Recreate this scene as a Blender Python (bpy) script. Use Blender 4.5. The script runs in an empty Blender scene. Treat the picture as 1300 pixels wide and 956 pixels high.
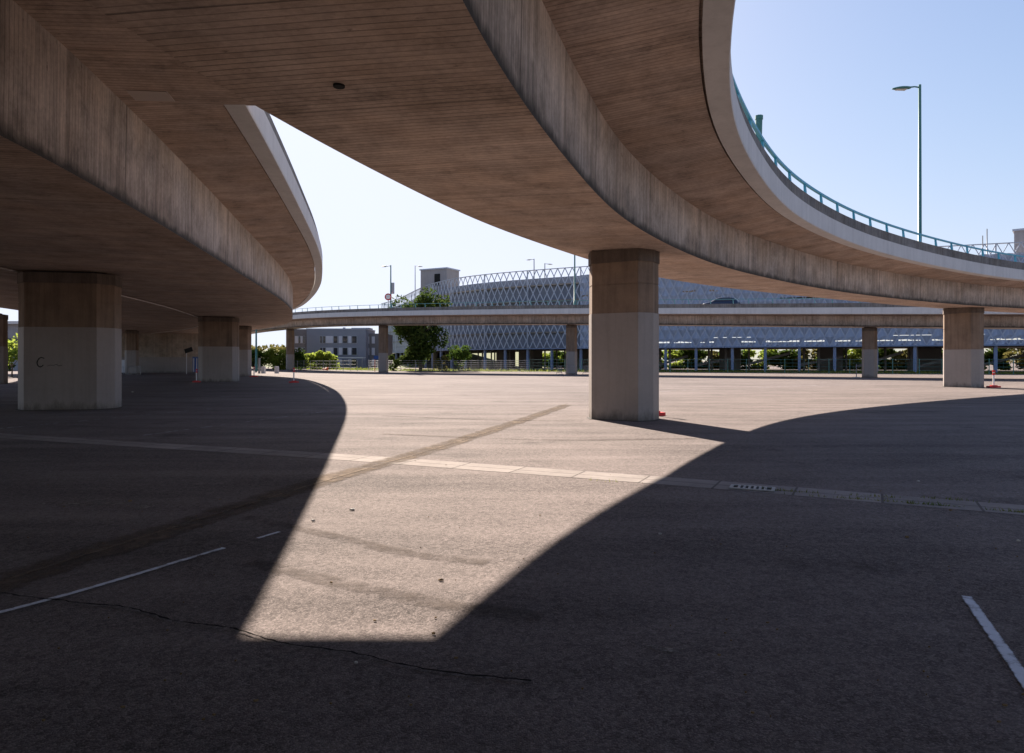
import bpy, math, random
import numpy as np
from mathutils import Vector, Matrix, noise
random.seed(7); np.random.seed(7)
R = math.radians
scene = bpy.context.scene
col = scene.collection

# ------------------------------------------------------------------ helpers
class MB:
    """collects faces and builds them as ONE mesh object"""
    def __init__(s): s.v=[]; s.f=[]; s.uv=[]; s.sm=[]
    def face(s, pts, uvs=None, smooth=False):
        n=len(s.v); s.v+= [tuple(p) for p in pts]; s.f.append(tuple(range(n,n+len(pts))))
        if uvs is None:
            p=[Vector(q) for q in pts]
            nn=(p[1]-p[0]).cross(p[2]-p[0])
            if nn.length>1e-12: nn.normalize()
            if abs(nn.z)>.8: uvs=[(q.x,q.y) for q in p]
            else:
                t=Vector((-nn.y,nn.x,0)); t.normalize()
                uvs=[(q.dot(t),q.z) for q in p]
        s.uv+=list(uvs); s.sm.append(smooth)
    def grid(s, rows, us, vs, smooth=True, flip=False):
        """rows: list over u of list over v of points, shared vertices"""
        n0=len(s.v); nu=len(rows); nv=len(rows[0]); per=isinstance(vs[0],(list,tuple,np.ndarray))
        for r in rows: s.v+=[tuple(p) for p in r]
        for i in range(nu-1):
            for j in range(nv-1):
                q=[(i,j),(i+1,j),(i+1,j+1),(i,j+1)]
                if flip: q=q[::-1]
                s.f.append(tuple(n0+a*nv+b for a,b in q))
                s.uv+=[(us[a], vs[a][b] if per else vs[b]) for a,b in q]
                s.sm.append(smooth)
    def box(s, c, size, rot=0, M=None, smooth=False):
        x,y,z=[k/2 for k in size]
        P=[Vector((a*x,b*y,g*z)) for a in(-1,1) for b in(-1,1) for g in(-1,1)]
        if M is None: M=Matrix.Rotation(rot,3,'Z')
        c=Vector(c); P=[M@p+c for p in P]
        for q in ((0,1,3,2),(4,6,7,5),(0,4,5,1),(2,3,7,6),(1,5,7,3),(0,2,6,4)):
            s.face([P[i] for i in q])
    def bar(s, a, b, w, h=None):
        a=Vector(a); b=Vector(b); d=b-a; L=d.length
        if L<1e-6: return
        h=h or w
        s.box((a+b)/2,(w,h,L),M=d.to_track_quat('Z','Y').to_matrix())
    def tube(s, pts, r, n=10, cap=True):
        pts=[Vector(p) for p in pts]
        rr=r if isinstance(r,(list,tuple)) else [r]*len(pts)
        rows=[]; L=[0]
        for i,p in enumerate(pts):
            d=(pts[min(i+1,len(pts)-1)]-pts[max(i-1,0)]).normalized()
            up=Vector((0,0,1)) if abs(d.z)<.9 else Vector((1,0,0))
            a=d.cross(up).normalized(); b=d.cross(a)
            rows.append([p+(a*math.cos(t)+b*math.sin(t))*rr[i] for t in [2*math.pi*k/n for k in range(n+1)]])
            if i: L.append(L[-1]+(p-pts[i-1]).length)
        s.grid(rows,L,[k/n*2*math.pi*rr[0] for k in range(n+1)])
        if cap:
            s.face(rows[0][:-1]); s.face(rows[-1][:-1][::-1])
    def prism(s, poly, z0, z1, top=True, bot=True):
        n=len(poly); u=0
        for i in range(n):
            a=poly[i]; b=poly[(i+1)%n]; l=math.hypot(b[0]-a[0],b[1]-a[1])
            s.face([(a[0],a[1],z0),(b[0],b[1],z0),(b[0],b[1],z1),(a[0],a[1],z1)],[(u,z0),(u+l,z0),(u+l,z1),(u,z1)]); u+=l
        if top: s.face([(p[0],p[1],z1) for p in poly])
        if bot: s.face([(p[0],p[1],z0) for p in poly][::-1])
    def build(s, name, mat, parent=None, **props):
        me=bpy.data.meshes.new(name); me.from_pydata(s.v,[],s.f)
        ul=me.uv_layers.new(name='UVMap')
        ul.data.foreach_set('uv', np.array(s.uv,dtype=np.float32).ravel())
        me.polygons.foreach_set('use_smooth', s.sm)
        me.materials.append(mat); me.update()
        o=bpy.data.objects.new(name,me); col.objects.link(o)
        if parent: 
            o.parent=parent
            # world coordinates were given: keep them
            o.matrix_parent_inverse=parent_world(parent).inverted() if props.pop('world',True) else Matrix()
        for k,v in props.items(): o[k]=v
        return o
def parent_world(o):
    m=Matrix.LocRotScale(o.location,o.rotation_euler,o.scale)
    if o.parent: return parent_world(o.parent)@o.matrix_parent_inverse@m
    return m
def thing(name, label, cat, loc=(0,0,0), rz=0, group=None):
    o=bpy.data.objects.new(name,None); col.objects.link(o); o.empty_display_size=.3
    o.location=loc; o.rotation_euler=(0,0,rz); o['label']=label; o['category']=cat
    if group: o['group']=group
    return o
def tag(o,label,cat,group=None):
    o['label']=label; o['category']=cat
    if group: o['group']=group
    return o
def copy_tree(o, parent=None):
    c=o.copy(); col.objects.link(c); c.parent=parent
    if parent: c.matrix_parent_inverse=o.matrix_parent_inverse.copy()
    for ch in list(o.children): copy_tree(ch,c)
    return c
def dup(o, label, loc, rz=0, scale=(1,1,1)):
    c=copy_tree(o); c.location=loc; c.rotation_euler=(0,0,rz); c.scale=scale; c['label']=label
    return c

# ------------------------------------------------------------------ materials
class NT:
    def __init__(s,name):
        s.m=bpy.data.materials.new(name); s.m.use_nodes=True; s.t=s.m.node_tree; s.t.nodes.clear()
        s.out=s.n('ShaderNodeOutputMaterial')
    def n(s,t,**k):
        x=s.t.nodes.new(t)
        for a,b in k.items():
            if a.startswith('i_'):
                key=a[2:]; key=int(key) if key.isdigit() else key.replace('_',' ')
                if isinstance(b,bpy.types.NodeSocket): s.t.links.new(b,x.inputs[key])
                else: x.inputs[key].default_value=b
            else: setattr(x,a,b)
        return x
    def math(s,op,a,b=0.0,c=0.0):
        x=s.t.nodes.new('ShaderNodeMath'); x.operation=op
        for i,v in enumerate((a,b,c)):
            if isinstance(v,bpy.types.NodeSocket): s.t.links.new(v,x.inputs[i])
            else: x.inputs[i].default_value=v
        return x.outputs[0]
    def mix(s,fac,a,b,mode='MIX'):
        x=s.t.nodes.new('ShaderNodeMix'); x.data_type='RGBA'; x.blend_type=mode
        for i,v in ((0,fac),(6,a),(7,b)):
            if isinstance(v,bpy.types.NodeSocket): s.t.links.new(v,x.inputs[i])
            else: x.inputs[i].default_value=v if i==0 else (*v[:3],1)
        return x.outputs[2]
    def ramp(s,fac,stops):
        x=s.t.nodes.new('ShaderNodeValToRGB'); e=x.color_ramp.elements
        while len(e)<len(stops): e.new(.5)
        for k,(p,c) in enumerate(stops):
            e[k].position=p; e[k].color=(c,c,c,1) if not hasattr(c,'__len__') else (*c[:3],1)
        s.t.links.new(fac,x.inputs[0]); return x.outputs[0]
    def noise(s,vec,scale,detail=4,rough=.55,dim='3D'):
        x=s.n('ShaderNodeTexNoise',noise_dimensions=dim); x.inputs['Scale'].default_value=scale
        x.inputs['Detail'].default_value=detail; x.inputs['Roughness'].default_value=rough
        s.t.links.new(vec,x.inputs['Vector']); return x.outputs[0]
    def uv(s): return s.n('ShaderNodeUVMap',uv_map='UVMap').outputs[0]
    def pos(s): return s.n('ShaderNodeNewGeometry').outputs['Position']
    def scale(s,vec,sx,sy,sz=1):
        x=s.n('ShaderNodeVectorMath',operation='MULTIPLY'); s.t.links.new(vec,x.inputs[0]); x.inputs[1].default_value=(sx,sy,sz); return x.outputs[0]
    def finish(s,color,rough=.8,bump=None,bstr=.3,bdist=.02,metal=0,spec=.35):
        b=s.n('ShaderNodeBsdfPrincipled'); b.inputs['Metallic'].default_value=metal
        for k,v in (('Base Color',color),('Roughness',rough),('Specular IOR Level',spec)):
            if isinstance(v,bpy.types.NodeSocket): s.t.links.new(v,b.inputs[k])
            else: b.inputs[k].default_value=(*v[:3],1) if k=='Base Color' else v
        if bump is not None:
            bp=s.n('ShaderNodeBump'); bp.inputs['Strength'].default_value=bstr; bp.inputs['Distance'].default_value=bdist
            s.t.links.new(bump,bp.inputs['Height']); s.t.links.new(bp.outputs[0],b.inputs['Normal'])
        s.t.links.new(b.outputs[0],s.out.inputs[0]); return s.m

def mat_board(name, base, board=.11, contrast=.5, streak=False, groove=.5, foot=False, seam=2.4):
    """board-marked concrete: boards across the deck (u = metres along, v = metres across)"""
    t=NT(name); uv=t.uv(); sx=t.n('ShaderNodeSeparateXYZ'); t.t.links.new(uv,sx.inputs[0]); u,v=sx.outputs[0],sx.outputs[1]
    wob=t.noise(t.scale(uv,.35,.9),1,2); uu=t.math('ADD',u,t.math('MULTIPLY',t.math('SUBTRACT',wob,.5),.03))
    ub=t.math('DIVIDE',uu,board); idb=t.math('FLOOR',ub); fr=t.math('FRACT',ub)
    # each board is cut to random lengths across
    wn0=t.n('ShaderNodeTexWhiteNoise',noise_dimensions='1D'); t.t.links.new(idb,wn0.inputs['W'])
    vb=t.math('FLOOR',t.math('ADD',t.math('DIVIDE',v,9.0),t.math('MULTIPLY',wn0.outputs[0],7.3)))
    lin=t.noise(t.scale(uv,9,.35),1,4,.7)
    wn=t.n('ShaderNodeTexWhiteNoise',noise_dimensions='2D'); cv=t.n('ShaderNodeCombineXYZ'); t.t.links.new(idb,cv.inputs[0]); t.t.links.new(vb,cv.inputs[1]); t.t.links.new(cv.outputs[0],wn.inputs['Vector'])
    bv=wn.outputs[0]
    gro=t.math('SUBTRACT',1,t.math('MINIMUM',1,t.math('DIVIDE',t.math('MINIMUM',fr,t.math('SUBTRACT',1,fr)),.13)))   # 1 in the joint
    gpatch=t.ramp(t.noise(t.scale(uv,.5,.25),1,3),[(.35,.45),(.65,1)])
    gro=t.math('MULTIPLY',gro,gpatch)
    big=t.noise(uv,.32,5,.6); mid=t.noise(uv,1.1,5,.65); fine=t.noise(t.scale(uv,15,9),1,5,.75)
    blot=t.math('MAXIMUM',t.math('MULTIPLY',t.ramp(t.noise(t.scale(uv,1.5,1.1),1,6,.72),[(.55,0),(.70,1)]),.8),t.ramp(t.noise(t.scale(uv,7,2.6),1,4,.7),[(.63,0),(.70,1)]))
    val=t.math('ADD',.72,t.math('MULTIPLY',bv,.16*contrast*2))
    val=t.math('ADD',val,t.math('MULTIPLY',t.math('SUBTRACT',big,.5),.8))
    val=t.math('ADD',val,t.math('MULTIPLY',t.math('SUBTRACT',mid,.5),.7))
    val=t.math('ADD',val,t.math('MULTIPLY',t.math('SUBTRACT',fine,.5),.75))
    val=t.math('ADD',val,t.math('MULTIPLY',t.math('SUBTRACT',lin,.5),.25))
    iso=t.noise(uv,1.7,5,.65); val=t.math('ADD',val,t.math('MULTIPLY',t.math('SUBTRACT',iso,.5),.5))
    val=t.math('MULTIPLY',val,t.math('SUBTRACT',1,t.math('MULTIPLY',gro,groove)))
    val=t.math('MULTIPLY',val,t.math('SUBTRACT',1,t.math('MULTIPLY',blot,.5)))
    if seam:
        fs=t.math('FRACT',t.math('DIVIDE',uu,seam)); sm=t.math('LESS_THAN',fs,.012)
        val=t.math('MULTIPLY',val,t.math('SUBTRACT',1,t.math('MULTIPLY',sm,.45)))
    if streak:
        st=t.ramp(t.noise(t.scale(uv,5,.28),1,5,.7),[(.42,0),(.72,1)])
        val=t.math('MULTIPLY',val,t.math('SUBTRACT',1,t.math('MULTIPLY',st,.45)))
    val=t.math('MAXIMUM',val,.12)
    cc=t.n('ShaderNodeCombineColor')
    for i in range(3): t.t.links.new(val,cc.inputs[i])
    c=t.mix(1,base,cc.outputs[0],'MULTIPLY')
    tint=t.ramp(t.noise(uv,.6,3),[(.4,(1,1,1)),(.65,(.93,.86,.78))]); c=t.mix(.7,c,tint,'MULTIPLY')
    if foot:   # black moss along the drip edge at the foot of the web (v = 0)
        e=t.math('ADD',v,t.math('MULTIPLY',t.math('SUBTRACT',t.noise(t.scale(uv,2.2,1),1,5,.7),.5),.38))
        k=t.ramp(e,[(.04,.93),(.20,0)]); c=t.mix(k,c,(.025,.024,.022))
        e2=t.math('ADD',v,t.math('MULTIPLY',t.math('SUBTRACT',t.noise(t.scale(uv,6,.8),1,5,.7),.5),1.6))
        k2=t.ramp(e2,[(.0,.55),(.7,0)]); c=t.mix(k2,c,(.07,.065,.06))
    h=t.math('ADD',t.math('MULTIPLY',gro,-1),t.math('ADD',t.math('MULTIPLY',bv,.35),t.math('MULTIPLY',fine,.4)))
    return t.finish(c,.86,h,.55,.012,spec=.25)

def mat_plain(name, base, var=.35, rough=.8, sc=1.2, metal=0, spec=.35, streak=0, bump=.15):
    t=NT(name); p=t.pos(); a=t.noise(p,sc,5,.6); b=t.noise(p,sc*14,4,.65)
    val=t.math('ADD',1,t.math('ADD',t.math('MULTIPLY',t.math('SUBTRACT',a,.5),var*2),t.math('MULTIPLY',t.math('SUBTRACT',b,.5),var)))
    if streak:
        st=t.ramp(t.noise(t.scale(p,4,4,.25),1,5,.7),[(.45,0),(.75,1)]); val=t.math('MULTIPLY',val,t.math('SUBTRACT',1,t.math('MULTIPLY',st,streak)))
    cc=t.n('ShaderNodeCombineColor')
    for i in range(3): t.t.links.new(val,cc.inputs[i])
    return t.finish(t.mix(1,base,cc.outputs[0],'MULTIPLY'),rough,b,bump,.01,metal,spec)

CONC=(.57,.435,.355)
M={}
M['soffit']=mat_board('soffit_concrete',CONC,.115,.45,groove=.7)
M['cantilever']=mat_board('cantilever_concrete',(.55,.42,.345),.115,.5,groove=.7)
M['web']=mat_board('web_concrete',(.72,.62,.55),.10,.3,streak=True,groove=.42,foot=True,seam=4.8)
M['edge_under']=mat_plain('edge_beam_concrete',(.60,.58,.565),.16,.8,.8,streak=.14)
M['parapet']=mat_board('parapet_concrete',(.29,.27,.255),.3,.2,streak=True,groove=.12,seam=2.5)
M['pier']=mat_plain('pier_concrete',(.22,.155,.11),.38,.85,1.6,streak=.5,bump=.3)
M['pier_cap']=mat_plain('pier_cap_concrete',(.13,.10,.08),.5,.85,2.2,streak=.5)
def mat_paint():
    t=NT('grey_pier_paint'); p=t.pos(); sx=t.n('ShaderNodeSeparateXYZ'); t.t.links.new(p,sx.inputs[0]); z=sx.outputs[2]
    a=t.noise(p,.8,5,.6); b=t.noise(p,9,5,.7); st=t.ramp(t.noise(t.scale(p,5,5,.22),1,5,.7),[(.50,0),(.78,1)])
    val=t.math('ADD',1,t.math('ADD',t.math('MULTIPLY',t.math('SUBTRACT',a,.5),.35),t.math('MULTIPLY',t.math('SUBTRACT',b,.5),.22)))
    val=t.math('MULTIPLY',val,t.math('SUBTRACT',1,t.math('MULTIPLY',st,.16)))
    cc=t.n('ShaderNodeCombineColor')
    for i in range(3): t.t.links.new(val,cc.inputs[i])
    c=t.mix(1,(.285,.252,.23),cc.outputs[0],'MULTIPLY')
    sp=t.ramp(t.math('ADD',z,t.math('MULTIPLY',t.math('SUBTRACT',t.noise(t.scale(p,3,3,1),1,6,.75),.5),1.1)),[(.0,.75),(.28,0)])
    c=t.mix(sp,c,(.10,.085,.07))
    sc_=t.ramp(t.noise(t.scale(p,2.2,2.2,5),1,6,.75),[(.67,0),(.71,1)]); c=t.mix(t.math('MULTIPLY',sc_,.5),c,(.14,.125,.115))
    return t.finish(c,.6,b,.12,.01)
M['paint']=mat_paint()
M['joint']=mat_plain('bitumen_joint',(.045,.04,.036),.4,.9,6)
M['pad']=mat_plain('bearing_rubber',(.02,.02,.02),.2,.7)
M['patch']=mat_plain('repair_mortar',(.48,.40,.35),.12,.8)
M['dark']=mat_plain('dark_hole',(.01,.01,.01),.1,.9)
M['conduit']=mat_plain('conduit_plastic',(.75,.70,.66),.1,.5)
M['deck']=mat_plain('deck_asphalt',(.07,.068,.066),.3,.9,2)
M['rail']=mat_plain('turquoise_rail_paint',(.05,.33,.48),.12,.45,3)
M['rail_green']=mat_plain('green_rail_paint',(.16,.36,.36),.15,.5,3)
M['lamp_green']=mat_plain('green_lamp_paint',(.07,.20,.18),.15,.45,2)
M['lamp_grey']=mat_plain('grey_lamp_paint',(.20,.21,.22),.15,.45,2)
M['lens']=mat_plain('lamp_lens',(.55,.52,.45),.05,.2)
M['steel']=mat_plain('galvanised_steel',(.36,.37,.38),.2,.5,6,metal=.6)
M['white']=mat_plain('white_plastic',(.75,.74,.72),.08,.5)
M['red']=mat_plain('red_plastic',(.55,.03,.03),.15,.5,4)
M['orange']=mat_plain('orange_plastic',(.75,.13,.03),.1,.5,4)
M['blue']=mat_plain('blue_sign_enamel',(.03,.10,.35),.1,.4,4)
M['screen']=mat_plain('blue_grey_screen_metal',(.37,.42,.52),.12,.5,.5,metal=.2)
M['strap']=mat_plain('lattice_strap_metal',(.40,.44,.52),.12,.5,.5,metal=.2)
M['gcol']=mat_plain('garage_column_metal',(.20,.25,.36),.15,.6,1)
M['inner']=mat_plain('shaded_interior_tone',(.19,.215,.27),.2,.7,.5)  # sheet coloured dark to stand for the shade inside the car park
M['slab']=mat_plain('garage_slab_concrete',(.24,.22,.20),.2,.85,.5)
M['tower']=mat_plain('stair_tower_concrete',(.31,.295,.30),.15,.85,.4,streak=.2)
M['brick_main']=mat_plain('apartment_render',(.25,.255,.29),.10,.85,.6)
M['brick_side']=mat_plain('apartment_brick',(.20,.18,.18),.14,.85,.8)
M['blind']=mat_plain('window_blind',(.60,.58,.62),.05,.5)
M['frame']=mat_plain('window_frame',(.55,.55,.56),.05,.5)
t=NT('window_glass'); M['glass']=t.finish((.03,.035,.045),.08,spec=.6)
t=NT('car_paint'); M['car']=t.finish((.02,.03,.06),.25,spec=.6)
M['tyre']=mat_plain('tyre_rubber',(.02,.02,.02),.2,.8)
M['abut']=mat_board('abutment_concrete',(.40,.34,.28),.22,.5,groove=.35,seam=0)
M['bark']=mat_plain('bark',(.10,.075,.05),.4,.9,6)
M['box']=mat_plain('white_bin_metal',(.62,.62,.64),.1,.5)
M['dirt']=mat_plain('dry_leaf',(.20,.13,.06),.3,.9,9)
M['litter']=mat_plain('paper_litter',(.42,.40,.37),.1,.8,9)
M['ink']=mat_plain('black_spray_paint',(.012,.012,.012),.2,.7)

def mat_leaf(name,c1,c2,trans=.45):
    t=NT(name); oi=t.pos(); n=t.noise(oi,.9,3); n2=t.noise(oi,7,2)
    f=t.math('ADD',t.math('MULTIPLY',n,.6),t.math('MULTIPLY',n2,.4))
    c=t.mix(t.ramp(f,[(.38,0),(.62,1)]),c1,c2)
    d=t.n('ShaderNodeBsdfDiffuse'); tr=t.n('ShaderNodeBsdfTranslucent'); mx=t.n('ShaderNodeMixShader'); mx.inputs[0].default_value=trans
    t.t.links.new(c,d.inputs[0]); t.t.links.new(c,tr.inputs[0]); t.t.links.new(d.outputs[0],mx.inputs[1]); t.t.links.new(tr.outputs[0],mx.inputs[2])
    t.t.links.new(mx.outputs[0],t.out.inputs[0]); return t.m
M['leaf_dark']=mat_leaf('dark_green_leaves',(.03,.06,.014),(.085,.115,.03),.42)
M['leaf_mid']=mat_leaf('mid_green_leaves',(.04,.085,.015),(.10,.14,.03))
M['leaf_lime']=mat_leaf('lime_green_leaves',(.20,.29,.04),(.34,.38,.08),.6)
M['leaf_olive']=mat_leaf('olive_leaves',(.09,.10,.03),(.20,.17,.06),.5)
M['grass']=mat_leaf('grass_blades',(.10,.15,.03),(.22,.22,.06),.5)
M['grass_ground']=mat_plain('grass_soil',(.10,.12,.04),.4,.95,1.5)

# asphalt
def mat_asphalt():
    t=NT('worn_asphalt'); p=t.pos()
    sx=t.n('ShaderNodeSeparateXYZ'); t.t.links.new(p,sx.inputs[0])
    vo=t.n('ShaderNodeTexVoronoi'); vo.inputs['Scale'].default_value=105; t.t.links.new(p,vo.inputs['Vector'])
    vr=t.n('ShaderNodeSeparateColor'); t.t.links.new(vo.outputs['Color'],vr.inputs[0])
    vo2=t.n('ShaderNodeTexVoronoi'); vo2.inputs['Scale'].default_value=28; t.t.links.new(p,vo2.inputs['Vector'])
    vr2=t.n('ShaderNodeSeparateColor'); t.t.links.new(vo2.outputs['Color'],vr2.inputs[0])
    big=t.noise(p,.12,6,.6); mid=t.noise(t.scale(p,.5,1.3,1),.9,6,.65); fine=t.noise(p,40,4,.7)
    lane=t.noise(t.scale(p,.10,.9,1),1,4,.6)
    val=t.math('ADD',.50,t.math('MULTIPLY',t.math('POWER',vr.outputs[0],2.0),.65))
    val=t.math('ADD',val,t.math('MULTIPLY',vr2.outputs[1],.35))
    val=t.math('ADD',val,t.math('MULTIPLY',t.math('SUBTRACT',big,.5),.75))
    val=t.math('ADD',val,t.math('MULTIPLY',t.math('SUBTRACT',mid,.5),.7))
    val=t.math('ADD',val,t.math('MULTIPLY',t.math('SUBTRACT',lane,.5),1.0))
    oil=t.ramp(t.noise(p,.55,5,.6),[(.60,0),(.72,1)])
    val=t.math('MULTIPLY',val,t.math('SUBTRACT',1,t.math('MULTIPLY',oil,.38)))
    pale=t.ramp(t.noise(p,.38,6,.68),[(.63,0),(.74,1)])
    val=t.math('ADD',val,t.math('MULTIPLY',pale,.35))
    val=t.math('MAXIMUM',val,.08)
    cc=t.n('ShaderNodeCombineColor')
    for i in range(3): t.t.links.new(val,cc.inputs[i])
    c=t.mix(1,(.162,.137,.129),cc.outputs[0],'MULTIPLY')
    h=t.math('ADD',t.math('MULTIPLY',vo.outputs['Distance'],-1),t.math('MULTIPLY',fine,.35))
    return t.finish(c,.95,h,.55,.009,spec=.12)
M['asphalt']=mat_asphalt()
def mat_sheet(name,base,var,wear,rough=.85,pavers=0,sc=8,soft=.05,bump=.6):
    """worn sheet lying on the asphalt, with gaps worn through to it"""
    t=NT(name); p=t.pos(); uv=t.uv()
    n=t.noise(p,sc,6,.75); n2=t.noise(p,1.3,5,.6); vo=t.n('ShaderNodeTexVoronoi'); vo.inputs['Scale'].default_value=70; t.t.links.new(p,vo.inputs['Vector'])
    val=t.math('ADD',1,t.math('ADD',t.math('MULTIPLY',t.math('SUBTRACT',n,.5),var*1.5),t.math('MULTIPLY',t.math('SUBTRACT',n2,.5),var*2)))
    if pavers:
        sx=t.n('ShaderNodeSeparateXYZ'); t.t.links.new(uv,sx.inputs[0])
        j=t.math('LESS_THAN',t.math('FRACT',t.math('DIVIDE',sx.outputs[0],pavers)),.03)
        j2=t.math('LESS_THAN',t.math('ABSOLUTE',t.math('SUBTRACT',sx.outputs[1],.5)),.02)
        wn=t.n('ShaderNodeTexWhiteNoise',noise_dimensions='1D'); t.t.links.new(t.math('FLOOR',t.math('DIVIDE',sx.outputs[0],pavers)),wn.inputs['W'])
        val=t.math('MULTIPLY',val,t.math('ADD',.88,t.math('MULTIPLY',wn.outputs[0],.24)))
        val=t.math('MULTIPLY',val,t.math('SUBTRACT',1,t.math('MULTIPLY',t.math('MAXIMUM',j,j2),.5)))
    cc=t.n('ShaderNodeCombineColor')
    for i in range(3): t.t.links.new(val,cc.inputs[i])
    c=t.mix(1,base,cc.outputs[0],'MULTIPLY')
    b=t.n('ShaderNodeBsdfPrincipled'); b.inputs['Roughness'].default_value=max(rough,.95); b.inputs['Specular IOR Level'].default_value=.04
    t.t.links.new(c,b.inputs['Base Color'])
    bp=t.n('ShaderNodeBump'); bp.inputs['Strength'].default_value=bump; bp.inputs['Distance'].default_value=.01; t.t.links.new(n,bp.inputs['Height']); t.t.links.new(bp.outputs[0],b.inputs['Normal'])
    if wear:
        tr=t.n('ShaderNodeBsdfTransparent'); mx=t.n('ShaderNodeMixShader')
        sx=t.n('ShaderNodeSeparateXYZ'); t.t.links.new(uv,sx.inputs[0])
        ed=t.math('ABSOLUTE',t.math('SUBTRACT',sx.outputs[1],.5))    # 0 middle, .5 edge
        k=t.math('ADD',t.math('MULTIPLY',n,.7),t.math('MULTIPLY',n2,.5)); k=t.math('SUBTRACT',k,t.math('MULTIPLY',t.math('POWER',t.math('MULTIPLY',ed,2),4),.35))
        a=t.ramp(k,[(max(0,wear-soft),0),(min(1,wear+soft),1)])
        t.t.links.new(a,mx.inputs[0]); t.t.links.new(tr.outputs[0],mx.inputs[1]); t.t.links.new(b.outputs[0],mx.inputs[2]); t.t.links.new(mx.outputs[0],t.out.inputs[0])
    else: t.t.links.new(b.outputs[0],t.out.inputs[0])
    return t.m
M['strip']=mat_sheet('concrete_channel',(.265,.238,.222),.35,0,pavers=1.0)
M['line']=mat_sheet('worn_white_paint',(.60,.64,.70),.25,.50,soft=.10)
M['faint']=mat_sheet('faded_white_paint',(.40,.40,.42),.25,.60)
M['seam']=mat_sheet('dirt_seam',(.125,.098,.077),.5,.56,sc=5,soft=.16,bump=.2)
M['seam2']=mat_sheet('sand_seam',(.17,.135,.105),.4,.56,sc=5,soft=.14,bump=.2)
M['tyremark']=mat_sheet('tyre_rubber_smear',(.105,.088,.078),.4,.68,sc=9,soft=.22,bump=.1)
M['crack']=mat_sheet('crack_dirt',(.015,.014,.013),.3,0)
M['dust']=mat_sheet('pale_dust',(.24,.215,.19),.3,.62,sc=14)

# ------------------------------------------------------------------ curves
def curve(pts, step=.5, sigma=2.5):
    P=np.array(pts,float); n=len(P)
    P=np.vstack([2*P[0]-P[1],P,2*P[-1]-P[-2]])
    out=[]
    for i in range(1,n):
        p0,p1,p2,p3=P[i-1],P[i],P[i+1],P[i+2]
        k=[0]
        for a,b in ((p0,p1),(p1,p2),(p2,p3)): k.append(k[-1]+max(np.linalg.norm(b-a),1e-3)**.5)
        for t in np.linspace(k[1],k[2],40,endpoint=(i==n-1)):
            A1=(k[1]-t)/(k[1]-k[0])*p0+(t-k[0])/(k[1]-k[0])*p1
            A2=(k[2]-t)/(k[2]-k[1])*p1+(t-k[1])/(k[2]-k[1])*p2
            A3=(k[3]-t)/(k[3]-k[2])*p2+(t-k[2])/(k[3]-k[2])*p3
            B1=(k[2]-t)/(k[2]-k[0])*A1+(t-k[0])/(k[2]-k[0])*A2
            B2=(k[3]-t)/(k[3]-k[1])*A2+(t-k[1])/(k[3]-k[1])*A3
            out.append((k[2]-t)/(k[2]-k[1])*B1+(t-k[1])/(k[2]-k[1])*B2)
    o=resample(np.array(out),step)
    w=int(sigma*3/step)
    if w>0:
        kk=np.exp(-.5*(np.arange(-w,w+1)*step/sigma)**2); kk/=kk.sum()
        pre=2*o[0]-o[1:w+1][::-1]; post=2*o[-1]-o[-w-1:-1][::-1]
        q=np.vstack([pre,o,post]); o=np.stack([np.convolve(q[:,c],kk,'valid') for c in range(o.shape[1])],1)
    return resample(o,step)
def resample(o,step):
    s=np.r_[0,np.cumsum(np.linalg.norm(np.diff(o,axis=0),axis=1))]; n=max(2,int(round(s[-1]/step))+1); t=np.linspace(0,s[-1],n)
    return np.stack([np.interp(t,s,o[:,c]) for c in range(o.shape[1])],1)
def frames(c):
    t=np.gradient(c,axis=0); t/=np.linalg.norm(t,axis=1)[:,None]
    n=np.stack([t[:,1],-t[:,0]],1)             # to the right of travel
    s=np.r_[0,np.cumsum(np.linalg.norm(np.diff(c,axis=0),axis=1))]
    return t,n,s
def offs(c,t,n,other,smooth=9):
    out=[]
    for p,tt,nn in zip(c,t,n):
        d=other-p; a=d@tt; b=d@nn
        k=np.where(a[:-1]*a[1:]<=0)[0]
        if len(k)==0: out.append(np.nan); continue
        i=k[np.argmin(abs(b[k]))]; f=a[i]/(a[i]-a[i+1]+1e-9); out.append(b[i]+f*(b[i+1]-b[i]))
    out=np.array(out); ok=~np.isnan(out); x=np.arange(len(out)); out=np.interp(x,x[ok],out[ok])
    k=np.ones(2*smooth+1)/(2*smooth+1); e=np.r_[np.full(smooth,out[0]),out,np.full(smooth,out[-1])]
    return np.convolve(e,k,'valid')
def sweep(mb,c,n,s,loop,sel=None,caps=True,vzero=None,closed=True):
    """loop: list of (offset array, z array): faces between neighbours, each strip smooth along the deck"""
    idx=range(len(c)) if sel is None else sel
    idx=list(idx)
    pts=[[ (c[i,0]+n[i,0]*o[i], c[i,1]+n[i,1]*o[i], z[i]) for i in idx] for o,z in loop]
    m=len(loop); v=np.zeros(len(idx))
    for k in range(m if closed else m-1):
        a,b=pts[k],pts[(k+1)%m]
        l=np.array([math.dist(p,q) for p,q in zip(a,b)])
        if vzero is not None and k in vzero: va=np.zeros(len(idx))
        else: va=v
        rows=[[p,q] for p,q in zip(a,b)]
        mb.grid(rows,[s[i] for i in idx],[(x,y) for x,y in zip(va,va+l)],flip=False)
        v=va+l
    if caps and closed:
        mb.face([p[0] for p in pts]); mb.face([p[-1] for p in pts][::-1])
def arr(x,n): return np.full(n,float(x)) if np.isscalar(x) else np.array(x,float)

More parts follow.
